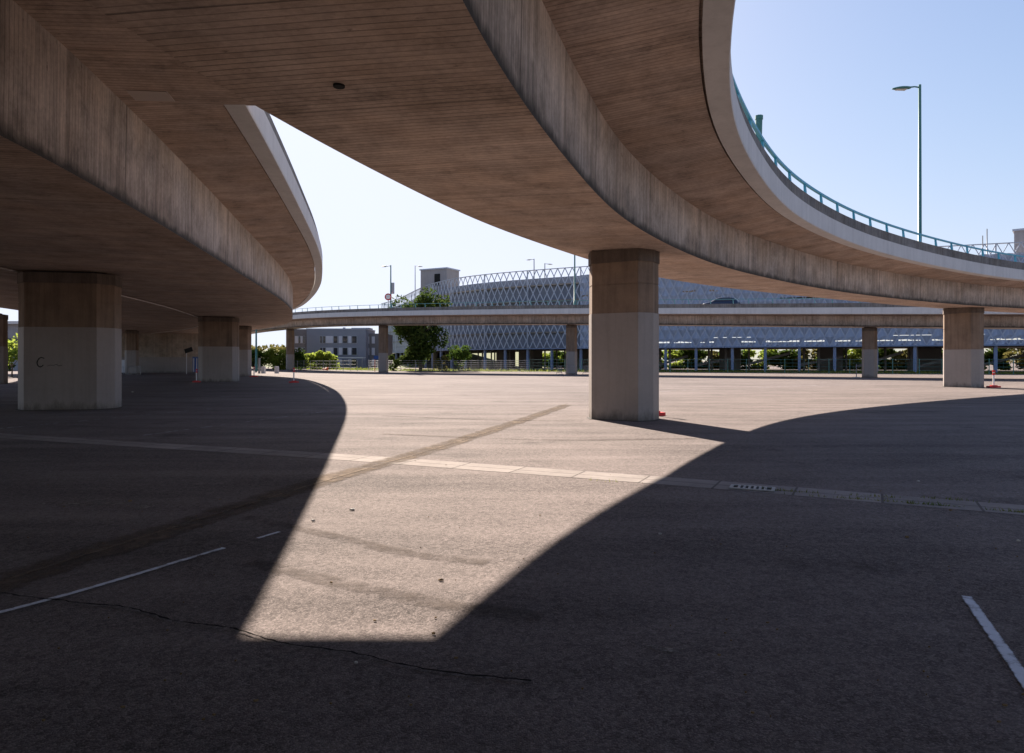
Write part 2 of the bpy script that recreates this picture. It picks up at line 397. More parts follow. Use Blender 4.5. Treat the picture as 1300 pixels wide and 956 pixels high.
# ------------------------------------------------------------------ camera and light
cd=bpy.data.cameras.new('camera'); cam=bpy.data.objects.new('camera',cd); col.objects.link(cam)
cam.location=(0,0,1.7); cam.rotation_euler=(R(90),0,0); cd.sensor_width=36; cd.lens=24.01; cd.shift_y=-20/1300; cd.clip_end=5000; cd.clip_start=.05
scene.camera=cam
SUN_AZ=-20.3; SUN_EL=34.6
SKY_GAIN=(1.22,1.14,1.2)
w=bpy.data.worlds.new('World'); scene.world=w; w.use_nodes=True; nt=w.node_tree; nt.nodes.clear()
sk=nt.nodes.new('ShaderNodeTexSky'); sk.sky_type='NISHITA'; sk.sun_disc=False; sk.sun_elevation=R(SUN_EL); sk.sun_rotation=R(SUN_AZ)
sk.air_density=1.0; sk.dust_density=1.1; sk.ozone_density=2.5
bg=nt.nodes.new('ShaderNodeBackground'); bg.inputs[1].default_value=.05; wo=nt.nodes.new('ShaderNodeOutputWorld')
sep=nt.nodes.new('ShaderNodeSeparateColor'); cmb=nt.nodes.new('ShaderNodeCombineColor'); nt.links.new(sk.outputs[0],sep.inputs[0])
def wm(op,a,b):
    x=nt.nodes.new('ShaderNodeMath'); x.operation=op
    for i_,v_ in enumerate((a,b)):
        if isinstance(v_,bpy.types.NodeSocket): nt.links.new(v_,x.inputs[i_])
        else: x.inputs[i_].default_value=v_
    return x.outputs[0]
for ch,top in enumerate((5.4,5.8,7.0)):      # thin bright haze towards the sun levels off instead of burning out
    c0=wm('MULTIPLY',sep.outputs[ch],SKY_GAIN[ch]); q0=wm('POWER',wm('DIVIDE',c0,top),3.0); nt.links.new(wm('DIVIDE',c0,wm('POWER',wm('ADD',q0,1.0),1/3.0)),cmb.inputs[ch])
nt.links.new(cmb.outputs[0],bg.inputs[0]); nt.links.new(bg.outputs[0],wo.inputs[0])
sl=bpy.data.lights.new('sun','SUN'); sl.energy=5.0; sl.angle=R(.53); sl.color=(1,.87,.75); so=bpy.data.objects.new('sun',sl); col.objects.link(so)
sd=Vector((math.sin(R(SUN_AZ))*math.cos(R(SUN_EL)),math.cos(R(SUN_AZ))*math.cos(R(SUN_EL)),math.sin(R(SUN_EL))))
so.rotation_euler=sd.to_track_quat('Z','Y').to_euler(); so.location=(0,0,60)
scene.view_settings.view_transform='Standard'; scene.view_settings.look='None'; scene.view_settings.gamma=1; scene.view_settings.exposure=1.78

# ------------------------------------------------------------------ ground
def sheet(name,pts,width,z,mat,kind='structure',step=.5,sigma=.0,jit=0):
    c=curve(pts,step,sigma) if len(pts)>2 else resample(np.array(pts,float),step)
    t_,n_,s_=frames(c); mb=MB(); rows=[]
    for p,nn in zip(c,n_):
        w1=width/2*(1+random.uniform(-jit,jit)); w2=width/2*(1+random.uniform(-jit,jit)); o=random.uniform(-jit,jit)*width*.6
        rows.append([(p[0]-nn[0]*(w1-o),p[1]-nn[1]*(w1-o),z),(p[0]+nn[0]*(w2+o),p[1]+nn[1]*(w2+o),z)])
    mb.grid(rows,list(s_),[0,1],smooth=False,flip=True)
    return mb.build(name,mat,kind=kind)
g=MB(); L=2500
g.face([(-L,-L,0),(L,-L,0),(L,L,0),(-L,L,0)]); g.build('ground',M['asphalt'],kind='structure')
sheet('concrete_drainage_strip',[(-30,24.2),(-11.6,15.5),(-3.24,12.15),(.27,10.55),(2.4,9.55),(5.85,7.75),(16,2.6)],.62,.004,M['strip'])
sheet('dirt_track',[(-6.5,-4.5),(-3.9,5.2),(-2.75,9.4),(-1.6,12.9),(.2,19.2),(2.1,26.2)],.62,.008,M['seam'])
sheet('sand_track',[(-3.9,5.3),(-2.71,9.4),(-1.56,12.9),(.24,19.2),(2.2,27)],.07,.012,M['seam2'])
sheet('painted_line',[(-4.4,3.55),(-3.43,4.6),(-2.6,6.17)],.075,.012,M['line'],step=.2)
sheet('painted_line',[(-2.42,6.5),(-2.3,6.75)],.06,.012,M['line'],step=.1)
sheet('painted_line',[(3.26,4.90),(2.71,3.6),(2.2,2.4)],.085,.012,M['line'],step=.2)
sheet('painted_line',[(-8.4,15.4),(-6.1,23.2)],.09,.012,M['faint'])
sheet('painted_line',[(-13.4,15.0),(-10.5,24.5)],.09,.012,M['faint'])
sheet('painted_line',[(-14.5,32),(-9.8,33.5)],.10,.012,M['faint'])
sheet('painted_line',[(3.5,34),(11,40)],.12,.012,M['faint'])
sheet('painted_line',[(14,42),(26,50)],.12,.012,M['faint'])
sheet('pavement_crack',[(-4.8,5.35),(-3.6,4.93),(-2.95,4.75),(-2.6,4.66),(-2.2,4.44),(-1.75,4.3),(-1.4,4.1),(-.9,3.94),(-.5,3.75),(.1,3.6)],.014,.014,M['crack'],step=.05,jit=.9)
sheet('tyre_mark',[(-2.9,7.4),(-1.72,6.62),(-.9,6.0),(-.2,5.75)],.24,.008,M['tyremark'])
sheet('tyre_mark',[(-2.2,5.75),(-1.1,5.1),(-.4,4.72),(.2,4.5)],.28,.008,M['tyremark'])
sheet('tyre_mark',[(-3,15.8),(1,14.6),(4,14.9)],.3,.008,M['tyremark'])
sheet('tyre_mark',[(-4,21),(0,19.4),(2,19.2)],.35,.008,M['tyremark'])
sheet('dust_patch',[(-5.6,8.2),(-4.2,7.9)],.5,.008,M['dust'],step=.3)
sheet('dust_patch',[(.72,4.06),(1.0,3.98)],.12,.008,M['dust'],step=.1)
# verge in front of the car park, path
sheet('grass_verge',[(-37,138),(-22,121),(0,111),(25,104),(50,94),(80,82)],9.5,.02,M['grass_ground'],step=3,sigma=4)
sheet('verge_kerb',[(-38,132),(-24.5,116),(-2,106),(23.5,99),(48.5,89),(78,77)],.3,.06,M['edge_under'],step=3,sigma=4)

# ------------------------------------------------------------------ deck A : the overpass overhead
A_R=curve([(-2.6,-16),(-1.9,-8),(-1.25,0),(-.45,5.69),(-.22,6.71),(.14,8.1),(.83,10.35),(2.45,14.95),(6.32,21.9),(9.66,26.16),(15.79,32.47),(24.96,39.49),(33.02,44.05),(44,49),(54,52.5)],.5,1.4)
A_L=curve([(-6.3,-16),(-5.5,-8),(-4.6,0),(-3.66,5.88),(-3.1,8.68),(-2.63,10.38),(-1.7,13.21),(-.7,15.58),(2.48,21.9),(5.86,27.19),(11.19,32.34),(28.44,45.2),(37.43,50.1),(47,54.3),(58,58.5)],.5,1.4)
A_T=curve([(40,-18),(20,-5),(7,-.2),(2.2,3.0),(1.72,6.0),(2.33,9.03),(3.01,11.13),(3.89,13.38),(5.78,17.49),(8.59,22.0),(12,26.44),(18.84,32.82),(24.67,37.26),(30.4,40.9),(40,45.2),(52,49.5),(58,51)],.5,1.4)  # wide flare behind the camera is added, unseen, to block sky and deepen shade
tA,nA,sA=frames(A_R); N=len(A_R); yA=A_R[:,1]
oL=offs(A_R,tA,nA,A_L); oT=offs(A_R,tA,nA,A_T)
dA=np.maximum(yA,0)
zs=1.7+2.95+.0095*np.minimum(dA,50); zsL=zs+.10; zw=arr(6.32,N); zt=arr(6.47,N)
iA=int(np.argmin(abs((A_R+nA*(oL-1.4)[:,None])[:,1]-11.6)))          # where the gap to the other deck begins
oTL=oL-np.interp(yA,[9.5,11,13.5,17,23,40],[1.75,1.72,1.62,1.4,1.1,1.0]); oW=np.maximum(oL-.03,oTL+.05)
over=thing('overpass','long brown concrete overpass sweeping low overhead and curving away right with turquoise rail','overpass',(0,12,0))
mb=MB(); sweep(mb,A_R,nA,sA,[(oL,zsL),(arr(0,N),zs)],closed=False); 
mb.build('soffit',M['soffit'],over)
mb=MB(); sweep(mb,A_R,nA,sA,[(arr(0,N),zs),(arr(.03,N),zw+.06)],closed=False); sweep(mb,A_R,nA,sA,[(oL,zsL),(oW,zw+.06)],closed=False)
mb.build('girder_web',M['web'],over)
def slab(mb,c,n,s,left,right,zin_l,zin_r,ztl,ztr,thick=.28,sel=None,lip=.2):
    N=len(c); one=np.ones(N)
    lp=[(left[0],ztl),(left[1],zin_l),(right[1],zin_r),(right[0],ztr),(right[0],ztr+.13),(right[0]+lip,ztr+.13),(right[0]+lip,ztr+thick),(left[0]-lip,ztl+thick),(left[0]-lip,ztl+.13),(left[0],ztl+.13)]
    sweep(mb,c,n,s,lp,sel,vzero=(0,2))
def edge(mb_e,mb_p,c,n,s,o,z,side,sel=None,beam=.60,wd=.45):
    """edge beam (fascia) and the parapet strip set back on it; side +1 right, -1 left"""
    g1=o+side*.05; g2=o+side*wd
    L1=[(g1,z-.03),(g2,z-.03),(g2+side*.015,z),(g2+side*.015,z-.03+beam),(g1,z-.03+beam)]
    p1=o+side*.10; p2=o+side*.36
    L2=[(p1,z-.06+beam),(p2,z-.06+beam),(p2,z-.03+beam+.44),(p1,z-.03+beam+.44)]
    if side<0: L1=L1[::-1]; L2=L2[::-1]
    sweep(mb_e,c,n,s,L1,sel); sweep(mb_p,c,n,s,L2,sel)
mb=MB()
sel=range(iA,N); slab(mb,A_R,nA,sA,(oTL,oW+.01),(oT,arr(.02,N)),zw+.01,zw+.01,zt,zt,sel=sel)
lip0=.03
sel=range(0,iA+1); slab(mb,A_R,nA,sA,(oL-.05,oL-.02),(oT,arr(.02,N)),zw+.01,zw+.01,zt,zt,sel=sel)
mb.build('deck_slab',M['cantilever'],over)
e=MB(); p=MB(); edge(e,p,A_R,nA,sA,oT,zt,1); edge(e,MB(),A_R,nA,sA,oTL,zt,-1,range(iA,N),beam=.36,wd=.2)
e.build('edge_beam',M['edge_under'],over); p.build('parapet',M['parapet'],over)
oTL2=np.maximum(oTL,oL)+.15
mb=MB(); sweep(mb,A_R,nA,sA,[(oTL2,zt+.45),(oT-.05,zt+.45),(oT-.05,zt+.2),(oTL2,zt+.2)]); mb.build('road_surface',M['deck'],over)
def on(c,n,i,o,z): return Vector((c[i,0]+n[i,0]*o,c[i,1]+n[i,1]*o,z))
def railing(parent,c,n,t,s,o,z0,h,spacing,mat,i0,i1,side=1,lean=.22,topw=.09,toph=.07,postw=.10,mid=False):
    """posts as plates leaning along the deck, a flat handrail on top"""
    rail=MB(); rows=[]; zz=z0+h
    lp=[(o-topw/2,zz-toph),(o+topw/2,zz-toph),(o+topw/2,zz),(o-topw/2,zz)]
    sweep(rail,c,n,s,lp,range(i0,i1))
    if mid:
        m=MB(); sweep(m,c,n,s,[(o-.02,zz-h*.5),(o+.02,zz-h*.5),(o+.02,zz-h*.5+.04),(o-.02,zz-h*.5+.04)],range(i0,i1))
    r=rail.build('railing',mat,parent)
    L=s[i0]+spacing/2; k=0
    while L<s[i1-1]:
        i=int(np.searchsorted(s,L)); a=on(c,n,i,o[i],z0[i]); tt=Vector((t[i,0],t[i,1],0)); nn=Vector((n[i,0],n[i,1],0))
        b=a+Vector((0,0,h-toph))
        q=MB(); wv=tt*postw; dv=nn*.03; ln=-tt*lean*h
        P=[a-dv-wv*.9,a+dv-wv*.9,a+dv+wv*.9,a-dv+wv*.9]; Q=[b-dv-wv*.5+ln,b+dv-wv*.5+ln,b+dv+wv*.5+ln,b-dv+wv*.5+ln]
        for j in range(4): q.face([P[j],P[(j+1)%4],Q[(j+1)%4],Q[j]])
        q.face(P[::-1]); q.face(Q)
        q.build('rail_post',mat,r); L+=spacing; k+=1
    return r
oRail=oT+.23; zR=zt-.03+.60+.44
iR0=int(np.argmin(abs(yA-14)))
railing(over,A_R,nA,tA,sA,oRail,zR,.44,2.0,M['rail'],iR0,N)
# low kerb rail where the posts stop, drain hole in the soffit
ih=int(np.argmin(abs(yA-7.6))); hp=on(A_R,nA,ih,-1.9,zs[ih])
mb=MB(); mb.tube([(-1.93,7.62,zs[ih]+.35),(-1.93,7.62,zs[ih]+.033)],.065,16); mb.build('drain_hole',M['dark'],over)

# ------------------------------------------------------------------ deck B and deck C on the left
B_R=curve([(-5.9,-16),(-5.85,-6),(-6.1,3),(-6.49,8.66),(-7.06,11.96),(-8.89,20.66),(-9.5,23.4),(-11.15,30.99),(-12.94,38.81),(-15.68,48.73),(-23.56,70.69),(-33.6,87),(-43,98),(-54,110)],.5,1.6)
B_T=curve([(-5,-16),(-4.6,-6),(-4.5,3),(-4.85,8.6),(-5.62,13.31),(-6.86,19.58),(-8.65,28.2),(-9.75,33.13),(-12.47,43.08),(-16.04,54.33),(-25.37,77),(-33,88),(-42,98.5),(-53,110.5)],.5,1.6)
tB,nB,sB=frames(B_R); NB=len(B_R); yB=B_R[:,1]; dB=np.clip(yB,0,75)
bT=offs(B_R,tB,nB,B_T); bT=np.maximum(bT,.9); bA=offs(B_R,tB,nB,A_L,2)
zsB=1.7+2.75+.0145*dB; ztB=1.7+4.8+.012*dB; zwB=ztB-.2
iB=int(np.argmin(abs((B_R+nB*bT[:,None])[:,1]-13.45)))
deckB=thing('overpass','brown concrete overpass at left edge of gap, bending away left over broad piers','overpass',(-10,20,0))
WB=7.5
mb=MB(); sweep(mb,B_R,nB,sB,[(arr(-WB,NB),zsB),(arr(0,NB),zsB)],closed=False); mb.build('soffit',M['soffit'],deckB)
mb=MB(); sweep(mb,B_R,nB,sB,[(arr(0,NB),zsB),(arr(.03,NB),zwB+.06)],closed=False); sweep(mb,B_R,nB,sB,[(arr(-WB,NB),zsB),(arr(-WB,NB),zwB+.06)],closed=False); mb.build('girder_web',M['web'],deckB)
mb=MB(); sel=range(iB,NB); slab(mb,B_R,nB,sB,(arr(-WB-.02,NB),arr(-WB+.02,NB)),(bT,arr(.02,NB)),zwB+.01,zwB+.01,zwB+.02,ztB,sel=sel,lip=.02)
jj=[i for i in range(iB+1)]
gap=bT+(np.maximum(bA-.06,bT)-bT)*np.clip((iB-np.arange(NB))/1.6,0,1)
zg=np.where(np.arange(NB)<=iB,ztB,ztB)
slab(mb,B_R,nB,sB,(arr(-WB-.02,NB),arr(-WB+.02,NB)),(gap,arr(.02,NB)),zwB+.01,zwB+.01,zwB+.02,zg,sel=jj,lip=.0)
mb.build('deck_slab',M['cantilever'],deckB)
e=MB(); p=MB(); edge(e,p,B_R,nB,sB,bT,ztB,1,range(iB-4,NB)); e.build('edge_beam',M['edge_under'],deckB); p.build('parapet',M['parapet'],deckB)
mb=MB(); sweep(mb,B_R,nB,sB,[(arr(-WB,NB),ztB+.45),(bT-.05,ztB+.45),(bT-.05,ztB+.2),(arr(-WB,NB),ztB+.2)]); mb.build('road_surface',M['deck'],deckB)
# pale repair patch on the cantilever and the knob where its edge beam begins
ip=int(np.argmin(abs(yB-12.0)))
mb=MB(); a=on(B_R,nB,ip,.28,0); b_=on(B_R,nB,ip,.95,0); c_=on(B_R,nB,ip+1,.95,0); d_=on(B_R,nB,ip+1,.28,0)
P=[]
for q,ii,o_ in ((a,ip,.28),(b_,ip,.95),(c_,ip+1,.95),(d_,ip+1,.28)):
    zz=zwB[ii]+.01+(ztB[ii]-zwB[ii]-.01)*(o_-.02)/(gap[ii]-.02); P.append(Vector((q.x,q.y,zz)))
lo=[q-Vector((0,0,.012)) for q in P]; hi=[q+Vector((0,0,.01)) for q in P]
mb.face(lo[::-1]); 
for k in range(4): mb.face([lo[k],lo[(k+1)%4],hi[(k+1)%4],hi[k]])
mb.build('repair_patch',M['patch'],deckB)
# pale conduit clipped under the joint
cj=[on(B_R,nB,i,-WB+.09,zsB[i]-.035) for i in range(0,NB,3)]
mb=MB(); mb.tube(cj,.028,8); mb.build('conduit',M['conduit'],deckB)
# deck C
WC=10.5; o1=-WB-.10; 
deckC=thing('overpass','dark concrete overpass side by side with its neighbour at far left, deep in shade','overpass',(-22,25,0))
C_=B_R; 
mb=MB(); sweep(mb,C_,nB,sB,[(arr(o1-WC,NB),zsB-.02),(arr(o1,NB),zsB-.02)],closed=False); mb.build('soffit',M['soffit'],deckC)
mb=MB(); sweep(mb,C_,nB,sB,[(arr(o1,NB),zsB-.02),(arr(o1,NB),zwB+.05)],closed=False); sweep(mb,C_,nB,sB,[(arr(o1-WC,NB),zsB-.02),(arr(o1-WC-.03,NB),zwB+.05)],closed=False); mb.build('girder_web',M['web'],deckC)
mb=MB(); slab(mb,C_,nB,sB,(arr(o1-WC-1.9,NB),arr(o1-WC-.02,NB)),(arr(o1+.03,NB),arr(o1-.03,NB)),zwB+.01,zwB+.01,ztB,zwB+.02,lip=.02); mb.build('deck_slab',M['cantilever'],deckC)
e=MB(); p=MB(); edge(e,p,C_,nB,sB,arr(o1-WC-1.9,NB),ztB,-1); e.build('edge_beam',M['edge_under'],deckC); p.build('parapet',M['parapet'],deckC)

# ------------------------------------------------------------------ piers
def pier(label,loc,ang,H,hp,a=.70,b=.98,ch=.45,sd=.5,mark=None,cap=True,group='concrete piers with grey painted feet'):
    """a: half main face, b: half width, ch: depth of the chamfer, sd: length of the side face"""
    dy=ch+sd/2
    poly=[(-a,-dy),(a,-dy),(b,-sd/2),(b,sd/2),(a,dy),(-a,dy),(-b,sd/2),(-b,-sd/2)]
    o=thing('concrete_pier',label,'pier',(loc[0],loc[1],0),ang,group)
    k=dict(world=False)
    big=lambda q:[(x*(1+q/b),y*(1+q/dy)) for x,y in poly]
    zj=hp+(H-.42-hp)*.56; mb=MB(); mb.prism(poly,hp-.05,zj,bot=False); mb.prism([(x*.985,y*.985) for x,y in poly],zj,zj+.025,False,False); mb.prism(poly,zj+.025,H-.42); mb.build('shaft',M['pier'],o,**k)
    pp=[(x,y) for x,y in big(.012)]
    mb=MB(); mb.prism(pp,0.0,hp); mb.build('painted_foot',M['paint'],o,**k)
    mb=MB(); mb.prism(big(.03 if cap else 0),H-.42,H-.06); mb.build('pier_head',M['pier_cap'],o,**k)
    mb=MB(); mb.prism([(x*.8,y*.7) for x,y in poly],H-.06,H+.03); mb.build('bearing_pad',M['pad'],o,**k)
    mb=MB(); mb.prism([(x*(1+.07/b+random.uniform(-.015,.015)),y*(1+.07/dy+random.uniform(-.015,.015))) for x,y in poly],.001,.012,bot=False); mb.build('base_joint',M['joint'],o,**k)
    if mark: mark(o,dy)
    return o
def zA(y,off=.5): return 4.65+.0095*y+.03
def graffiti(o,dy):
    """a scrawl like a letter C with a short faint tail, sprayed on the painted foot"""
    y=-dy-.018
    mb=MB()
    pts=[(-.62+.105*math.cos(a)*1.0,y,1.60+.15*math.sin(a)) for a in np.linspace(R(40),R(320),16)]
    mb.tube([(-.50,y,1.78),(-.60,y,1.82),(-.68,y,1.77)]+[(-.62+.1*math.cos(a),y,1.63+.14*math.sin(a)) for a in np.linspace(R(110),R(330),12)],.014,5)
    mb.tube([(-.40,y,1.52),(-.32,y,1.55),(-.22,y,1.54),(-.12,y,1.58),(-.06,y,1.52),(.05,y,1.55)],.006,4)
    mb.build('graffiti_scrawl',M['ink'],o,world=False)
pier('tall concrete pier standing alone in the middle of the sunlit lot',(3.28,20.1),R(-30),zA(20.1)+.06,3.06)
pier('concrete pier at right edge under the curving overpass beside a delineator post',(29.2,44.2),R(-60),zA(43.7)+.06,2.42,.80,1.1,.46,.5)
zb=lambda y:1.7+2.75+.0145*min(y,75)
pier('broad pier at left with scrawled black graffiti on its grey foot',(-15.75,24.4),R(12),zb(24.4),2.86,1.12,1.52,.5,.7,graffiti)
pier('broad shaded pier standing second along the left overpass, beside a small delineator',(-23.9,55.7),R(16),zb(55.7),2.84,1.10,1.5,.5,.7)
pier('broad shaded pier partly hidden behind its neighbour, nearest the sunny hedge',(-30.3,75.2),R(22),zb(75),2.9,1.10,1.5,.5,.7)
pier('dark pier cut off by the left edge of the photo',(-38.8,50.0),R(14),zb(50)-.02,2.75,1.10,1.5,.5,.7)
pier('thin dark pier standing in front of the pale abutment wall',(-47.6,85.5),R(20),zb(85)-.02,3.0,.5,.75,.3,.3)
# ------------------------------------------------------------------ far viaduct
V=curve([(-62,158),(-52,141),(-40,123),(-31,111),(-18.9,101),(7.5,86.7),(36.4,70),(48,64.2),(56,60.5)],.8,3)
tV,nV,sV=frames(V); NV=len(V); xV=V[:,0]
zV=1.7+np.interp(xV,[-62,-40,-18.9,7.5,36.4,56],[6.2,5.8,5.25,4.62,3.42,2.75]); k=np.ones(21)/21
zV=np.convolve(np.r_[np.full(10,zV[0]),zV,np.full(10,zV[-1])],k,'valid')
via=thing('viaduct','straight low road viaduct crossing the background in front of the car park','viaduct',(7.5,86.7,0))
hw=1.6; ho=3.3; hb=5.8  # hb: unseen rear side widened to thicken the shadow cast on the lot
mb=MB(); sweep(mb,V,nV,sV,[(arr(-hw,NV),zV),(arr(hw,NV),zV),(arr(hw+.1,NV),zV+1.12),(arr(-hw-.1,NV),zV+1.12)],vzero=(0,1,2,3)); mb.build('girder',M['web'],via)
mb=MB(); slab(mb,V,nV,sV,(arr(-hb,NV),arr(-hw,NV)),(arr(ho,NV),arr(hw,NV)),zV+1.05,zV+1.05,zV+1.16,zV+1.16,lip=.2); mb.build('deck_slab',M['cantilever'],via)
e=MB(); p=MB(); edge(e,p,V,nV,sV,arr(ho,NV),zV+1.16,1,beam=.66); edge(e,p,V,nV,sV,arr(-hb,NV),zV+1.16,-1,beam=.66)
e.build('edge_beam',M['edge_under'],via); p.build('parapet',M['parapet'],via)
mb=MB(); sweep(mb,V,nV,sV,[(arr(-hb,NV),zV+1.8),(arr(ho,NV),zV+1.8),(arr(ho,NV),zV+1.4),(arr(-hb,NV),zV+1.4)]); mb.build('road_surface',M['deck'],via)
railing(via,V,nV,tV,sV,arr(ho+.23,NV),zV+1.16-.03+.66+.44,.52,2.0,M['rail_green'],int(np.argmin(abs(xV+50))),NV,lean=.1,topw=.07,toph=.05,postw=.05)
for lab,px in (('slim pier of the far viaduct beside the grey apartment building and hedge',-40),('slim pier of the far viaduct just left of the leafy tree',-18.9),
               ('slim pier of the far viaduct ringed by steel barriers, left of the tall middle pier',7.5),('slim pier of the far viaduct between the tall middle pier and the right pier',36.4)):
    i=int(np.argmin(abs(xV-px))); ang=math.atan2(tV[i,1],tV[i,0])
    pier(lab,(V[i,0],V[i,1]),math.atan2(V[i,1],V[i,0])-R(90)+R(-8),zV[i],2.85,.45,.68,.3,.4,cap=False,group='slim piers of the far viaduct')
def vp(x,o,dz):   # point on the viaduct deck
    i=int(np.argmin(abs(xV-x))); return on(V,nV,i,o,zV[i]+dz),i

# abutment wall that carries the left overpasses
mb=MB(); q=[(-62,90.5),(-42.5,97.5),(-43.0,99.0),(-62.6,92)]
mb.prism(q,2.2,zb(90)-.02,bot=False); ab=mb.build('abutment_wall',M['abut']); tag(ab,'pale board marked retaining wall deep under the left overpass','wall')
mb=MB(); q2=[(-62.02,90.46),(-42.46,97.46),(-42.9,99.05),(-62.65,92.05)]; mb.prism(q2,0,2.2); mb.build('painted_foot',M['paint'],ab)

# ------------------------------------------------------------------ multi storey car park
G=curve([(-38,200),(-31,186),(-26,172),(-21.8,160),(-16.5,147),(-7.7,134.5),(13.3,121),(43.6,108),(67.8,98),(92,89)],.72,4)
tG,nG,sG=frames(G); NG=len(G)
gar=thing('car_park','multi storey car park wrapped in a blue grey metal diamond lattice','car park',(43,108,0))
Z0=3.95; HR=1.445; ROWS=10
nodeo=lambda i,j: -.12 if (i+j)%2==0 else .30
st=MB(); shb=MB(); inn=MB()
rng=random.Random(3)
slitrow={2:.0,4:.0,6:.0,8:.0}
for i in range(NG-1):
    xx=G[i,0]
    for j in range(ROWS):
        z0=Z0+j*HR; z1=z0+HR
        a=on(G,nG,i,.34,z0 if (i+j)%2==0 else z1); b=on(G,nG,i+1,.34,z1 if (i+j)%2==0 else z0)
        st.bar(a,b,.05,.11 if xx>12 else .16)
        if j==ROWS-1 and xx<74: continue
        # bright slits where one looks through between two floors
        lo=0
        nz=noise.noise(Vector((i*.11,j*3.1,0)))
        if j==0 and xx>16 and nz>-.25: lo=.0; 
        q0,q1=z0,z1
        P=[on(G,nG,i,nodeo(i,j),z0),on(G,nG,i+1,nodeo(i+1,j),z0),on(G,nG,i+1,nodeo(i+1,j+1),z1),on(G,nG,i,nodeo(i,j+1),z1)]
        slit=None
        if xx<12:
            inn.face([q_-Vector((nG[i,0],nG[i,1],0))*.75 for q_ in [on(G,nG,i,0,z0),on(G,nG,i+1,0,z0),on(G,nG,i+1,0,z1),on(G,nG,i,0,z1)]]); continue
        if xx>14 and j==0 and nz>-.25 and rng.random()<.72: slit=(.50,.50+rng.uniform(.05,.17))
        elif xx>14 and j==1 and nz>.05 and rng.random()<.7: slit=(.04,.10)
        elif xx>2 and j==6 and nz>.2 and rng.random()<.75: slit=(.35,.35+rng.uniform(.05,.2))
        elif xx>-6 and j==5 and nz>.32: slit=(.2,.36)
        if slit:
            lerp=lambda f:[P[0].lerp(P[3],f),P[1].lerp(P[2],f)]
            m0=lerp(slit[0]); m1=lerp(slit[1])
            shb.face([P[0],P[1],m0[1],m0[0]]); shb.face([m1[0],m1[1],P[2],P[3]])
        elif (i+j)%2==0: shb.face([P[0],P[1],P[2]]); shb.face([P[0],P[2],P[3]])
        else: shb.face([P[0],P[1],P[3]]); shb.face([P[1],P[2],P[3]])
inn.build('shaded_interior_sheet',M['inner'],gar); shb.build('screen_sheet',M['screen'],gar); st.build('lattice_screen',M['strap'],gar)
for nm,z in (('floor_slab',Z0-.05),('floor_slab',Z0+2.84),('floor_slab',Z0+5.73),('floor_slab',Z0+8.62),('roof_slab',Z0+11.51)):
    mb=MB(); sweep(mb,G,nG,sG,[(arr(-26,NG),arr(z,NG)),(arr(-.1,NG),arr(z,NG)),(arr(-.1,NG),arr(z+.25,NG)),(arr(-26,NG),arr(z+.25,NG))],range(0,NG,1)); mb.build(nm,M['slab'],gar)
mb=MB(); sweep(mb,G,nG,sG,[(arr(-.02,NG),arr(Z0+ROWS*HR-.06,NG)),(arr(.42,NG),arr(Z0+ROWS*HR-.06,NG)),(arr(.42,NG),arr(Z0+ROWS*HR+.04,NG)),(arr(-.02,NG),arr(Z0+ROWS*HR+.04,NG))]); mb.build('coping',M['strap'],gar)
mb=MB(); sweep(mb,G,nG,sG,[(arr(.0,NG),arr(Z0-.12,NG)),(arr(.40,NG),arr(Z0-.12,NG)),(arr(.40,NG),arr(Z0+.08,NG)),(arr(.0,NG),arr(Z0+.08,NG))]); mb.build('bottom_rail',M['gcol'],gar)
# rear posts that hold the screen's top row, at each bay
k=0; s0=2
while s0<sG[-1]:
    i=int(np.searchsorted(sG,s0)); a=on(G,nG,i,-.25,0)
    mb=MB(); mb.box((a.x,a.y,Z0/2),(.42,.42,Z0),rot=math.atan2(tG[i,1],tG[i,0])); mb.build('column',M['gcol'],gar)
    if k%2==0:
        mb=MB(); b=on(G,nG,i,-.12,0); mb.box((b.x,b.y,Z0+ROWS*HR/2),(.2,.16,ROWS*HR-.1),rot=math.atan2(tG[i,1],tG[i,0])); mb.build('screen_post',M['strap'],gar)
    for d in (-5+rng.uniform(-1.5,1.5),-9+rng.uniform(-2,2)):
        if xx: 
            c=on(G,nG,min(NG-1,i+rng.randint(-3,3)),d,0)
            if rng.random()<.85:
                mb=MB(); mb.box((c.x,c.y,Z0/2),(.3,.3,Z0-.1)); mb.build('inner_column',M['slab'],gar)
    s0+=5.2; k+=1
# ramps and braces seen between the columns of the ground storey
mb=MB()
for k in range(9):
    i=int(NG*(.5+.045*k)); a=on(G,nG,i,-6,.5+rng.random()); b=on(G,nG,min(NG-1,i+9),-6,2.2+rng.random()); mb.bar(a,b,.16,.4)
for k in range(7):
    i=int(NG*(.45+.07*k)); a=on(G,nG,i,-4,1.9); b=on(G,nG,min(NG-1,i+12),-4,1.9); mb.bar(a,b,.08)
mb.build('ramp_brace',M['slab'],gar)
# lift cores and dark store walls inside
for f in (.34,.41,.5,.575,.66,.75,.83):
    i=int(NG*f); c=on(G,nG,i,-15,0); mb=MB(); mb.box((c.x,c.y,Z0/2),(rng.uniform(2.5,5.5),3,Z0-.12),rot=math.atan2(tG[i,1],tG[i,0])); mb.build('core_wall',M['slab'],gar)
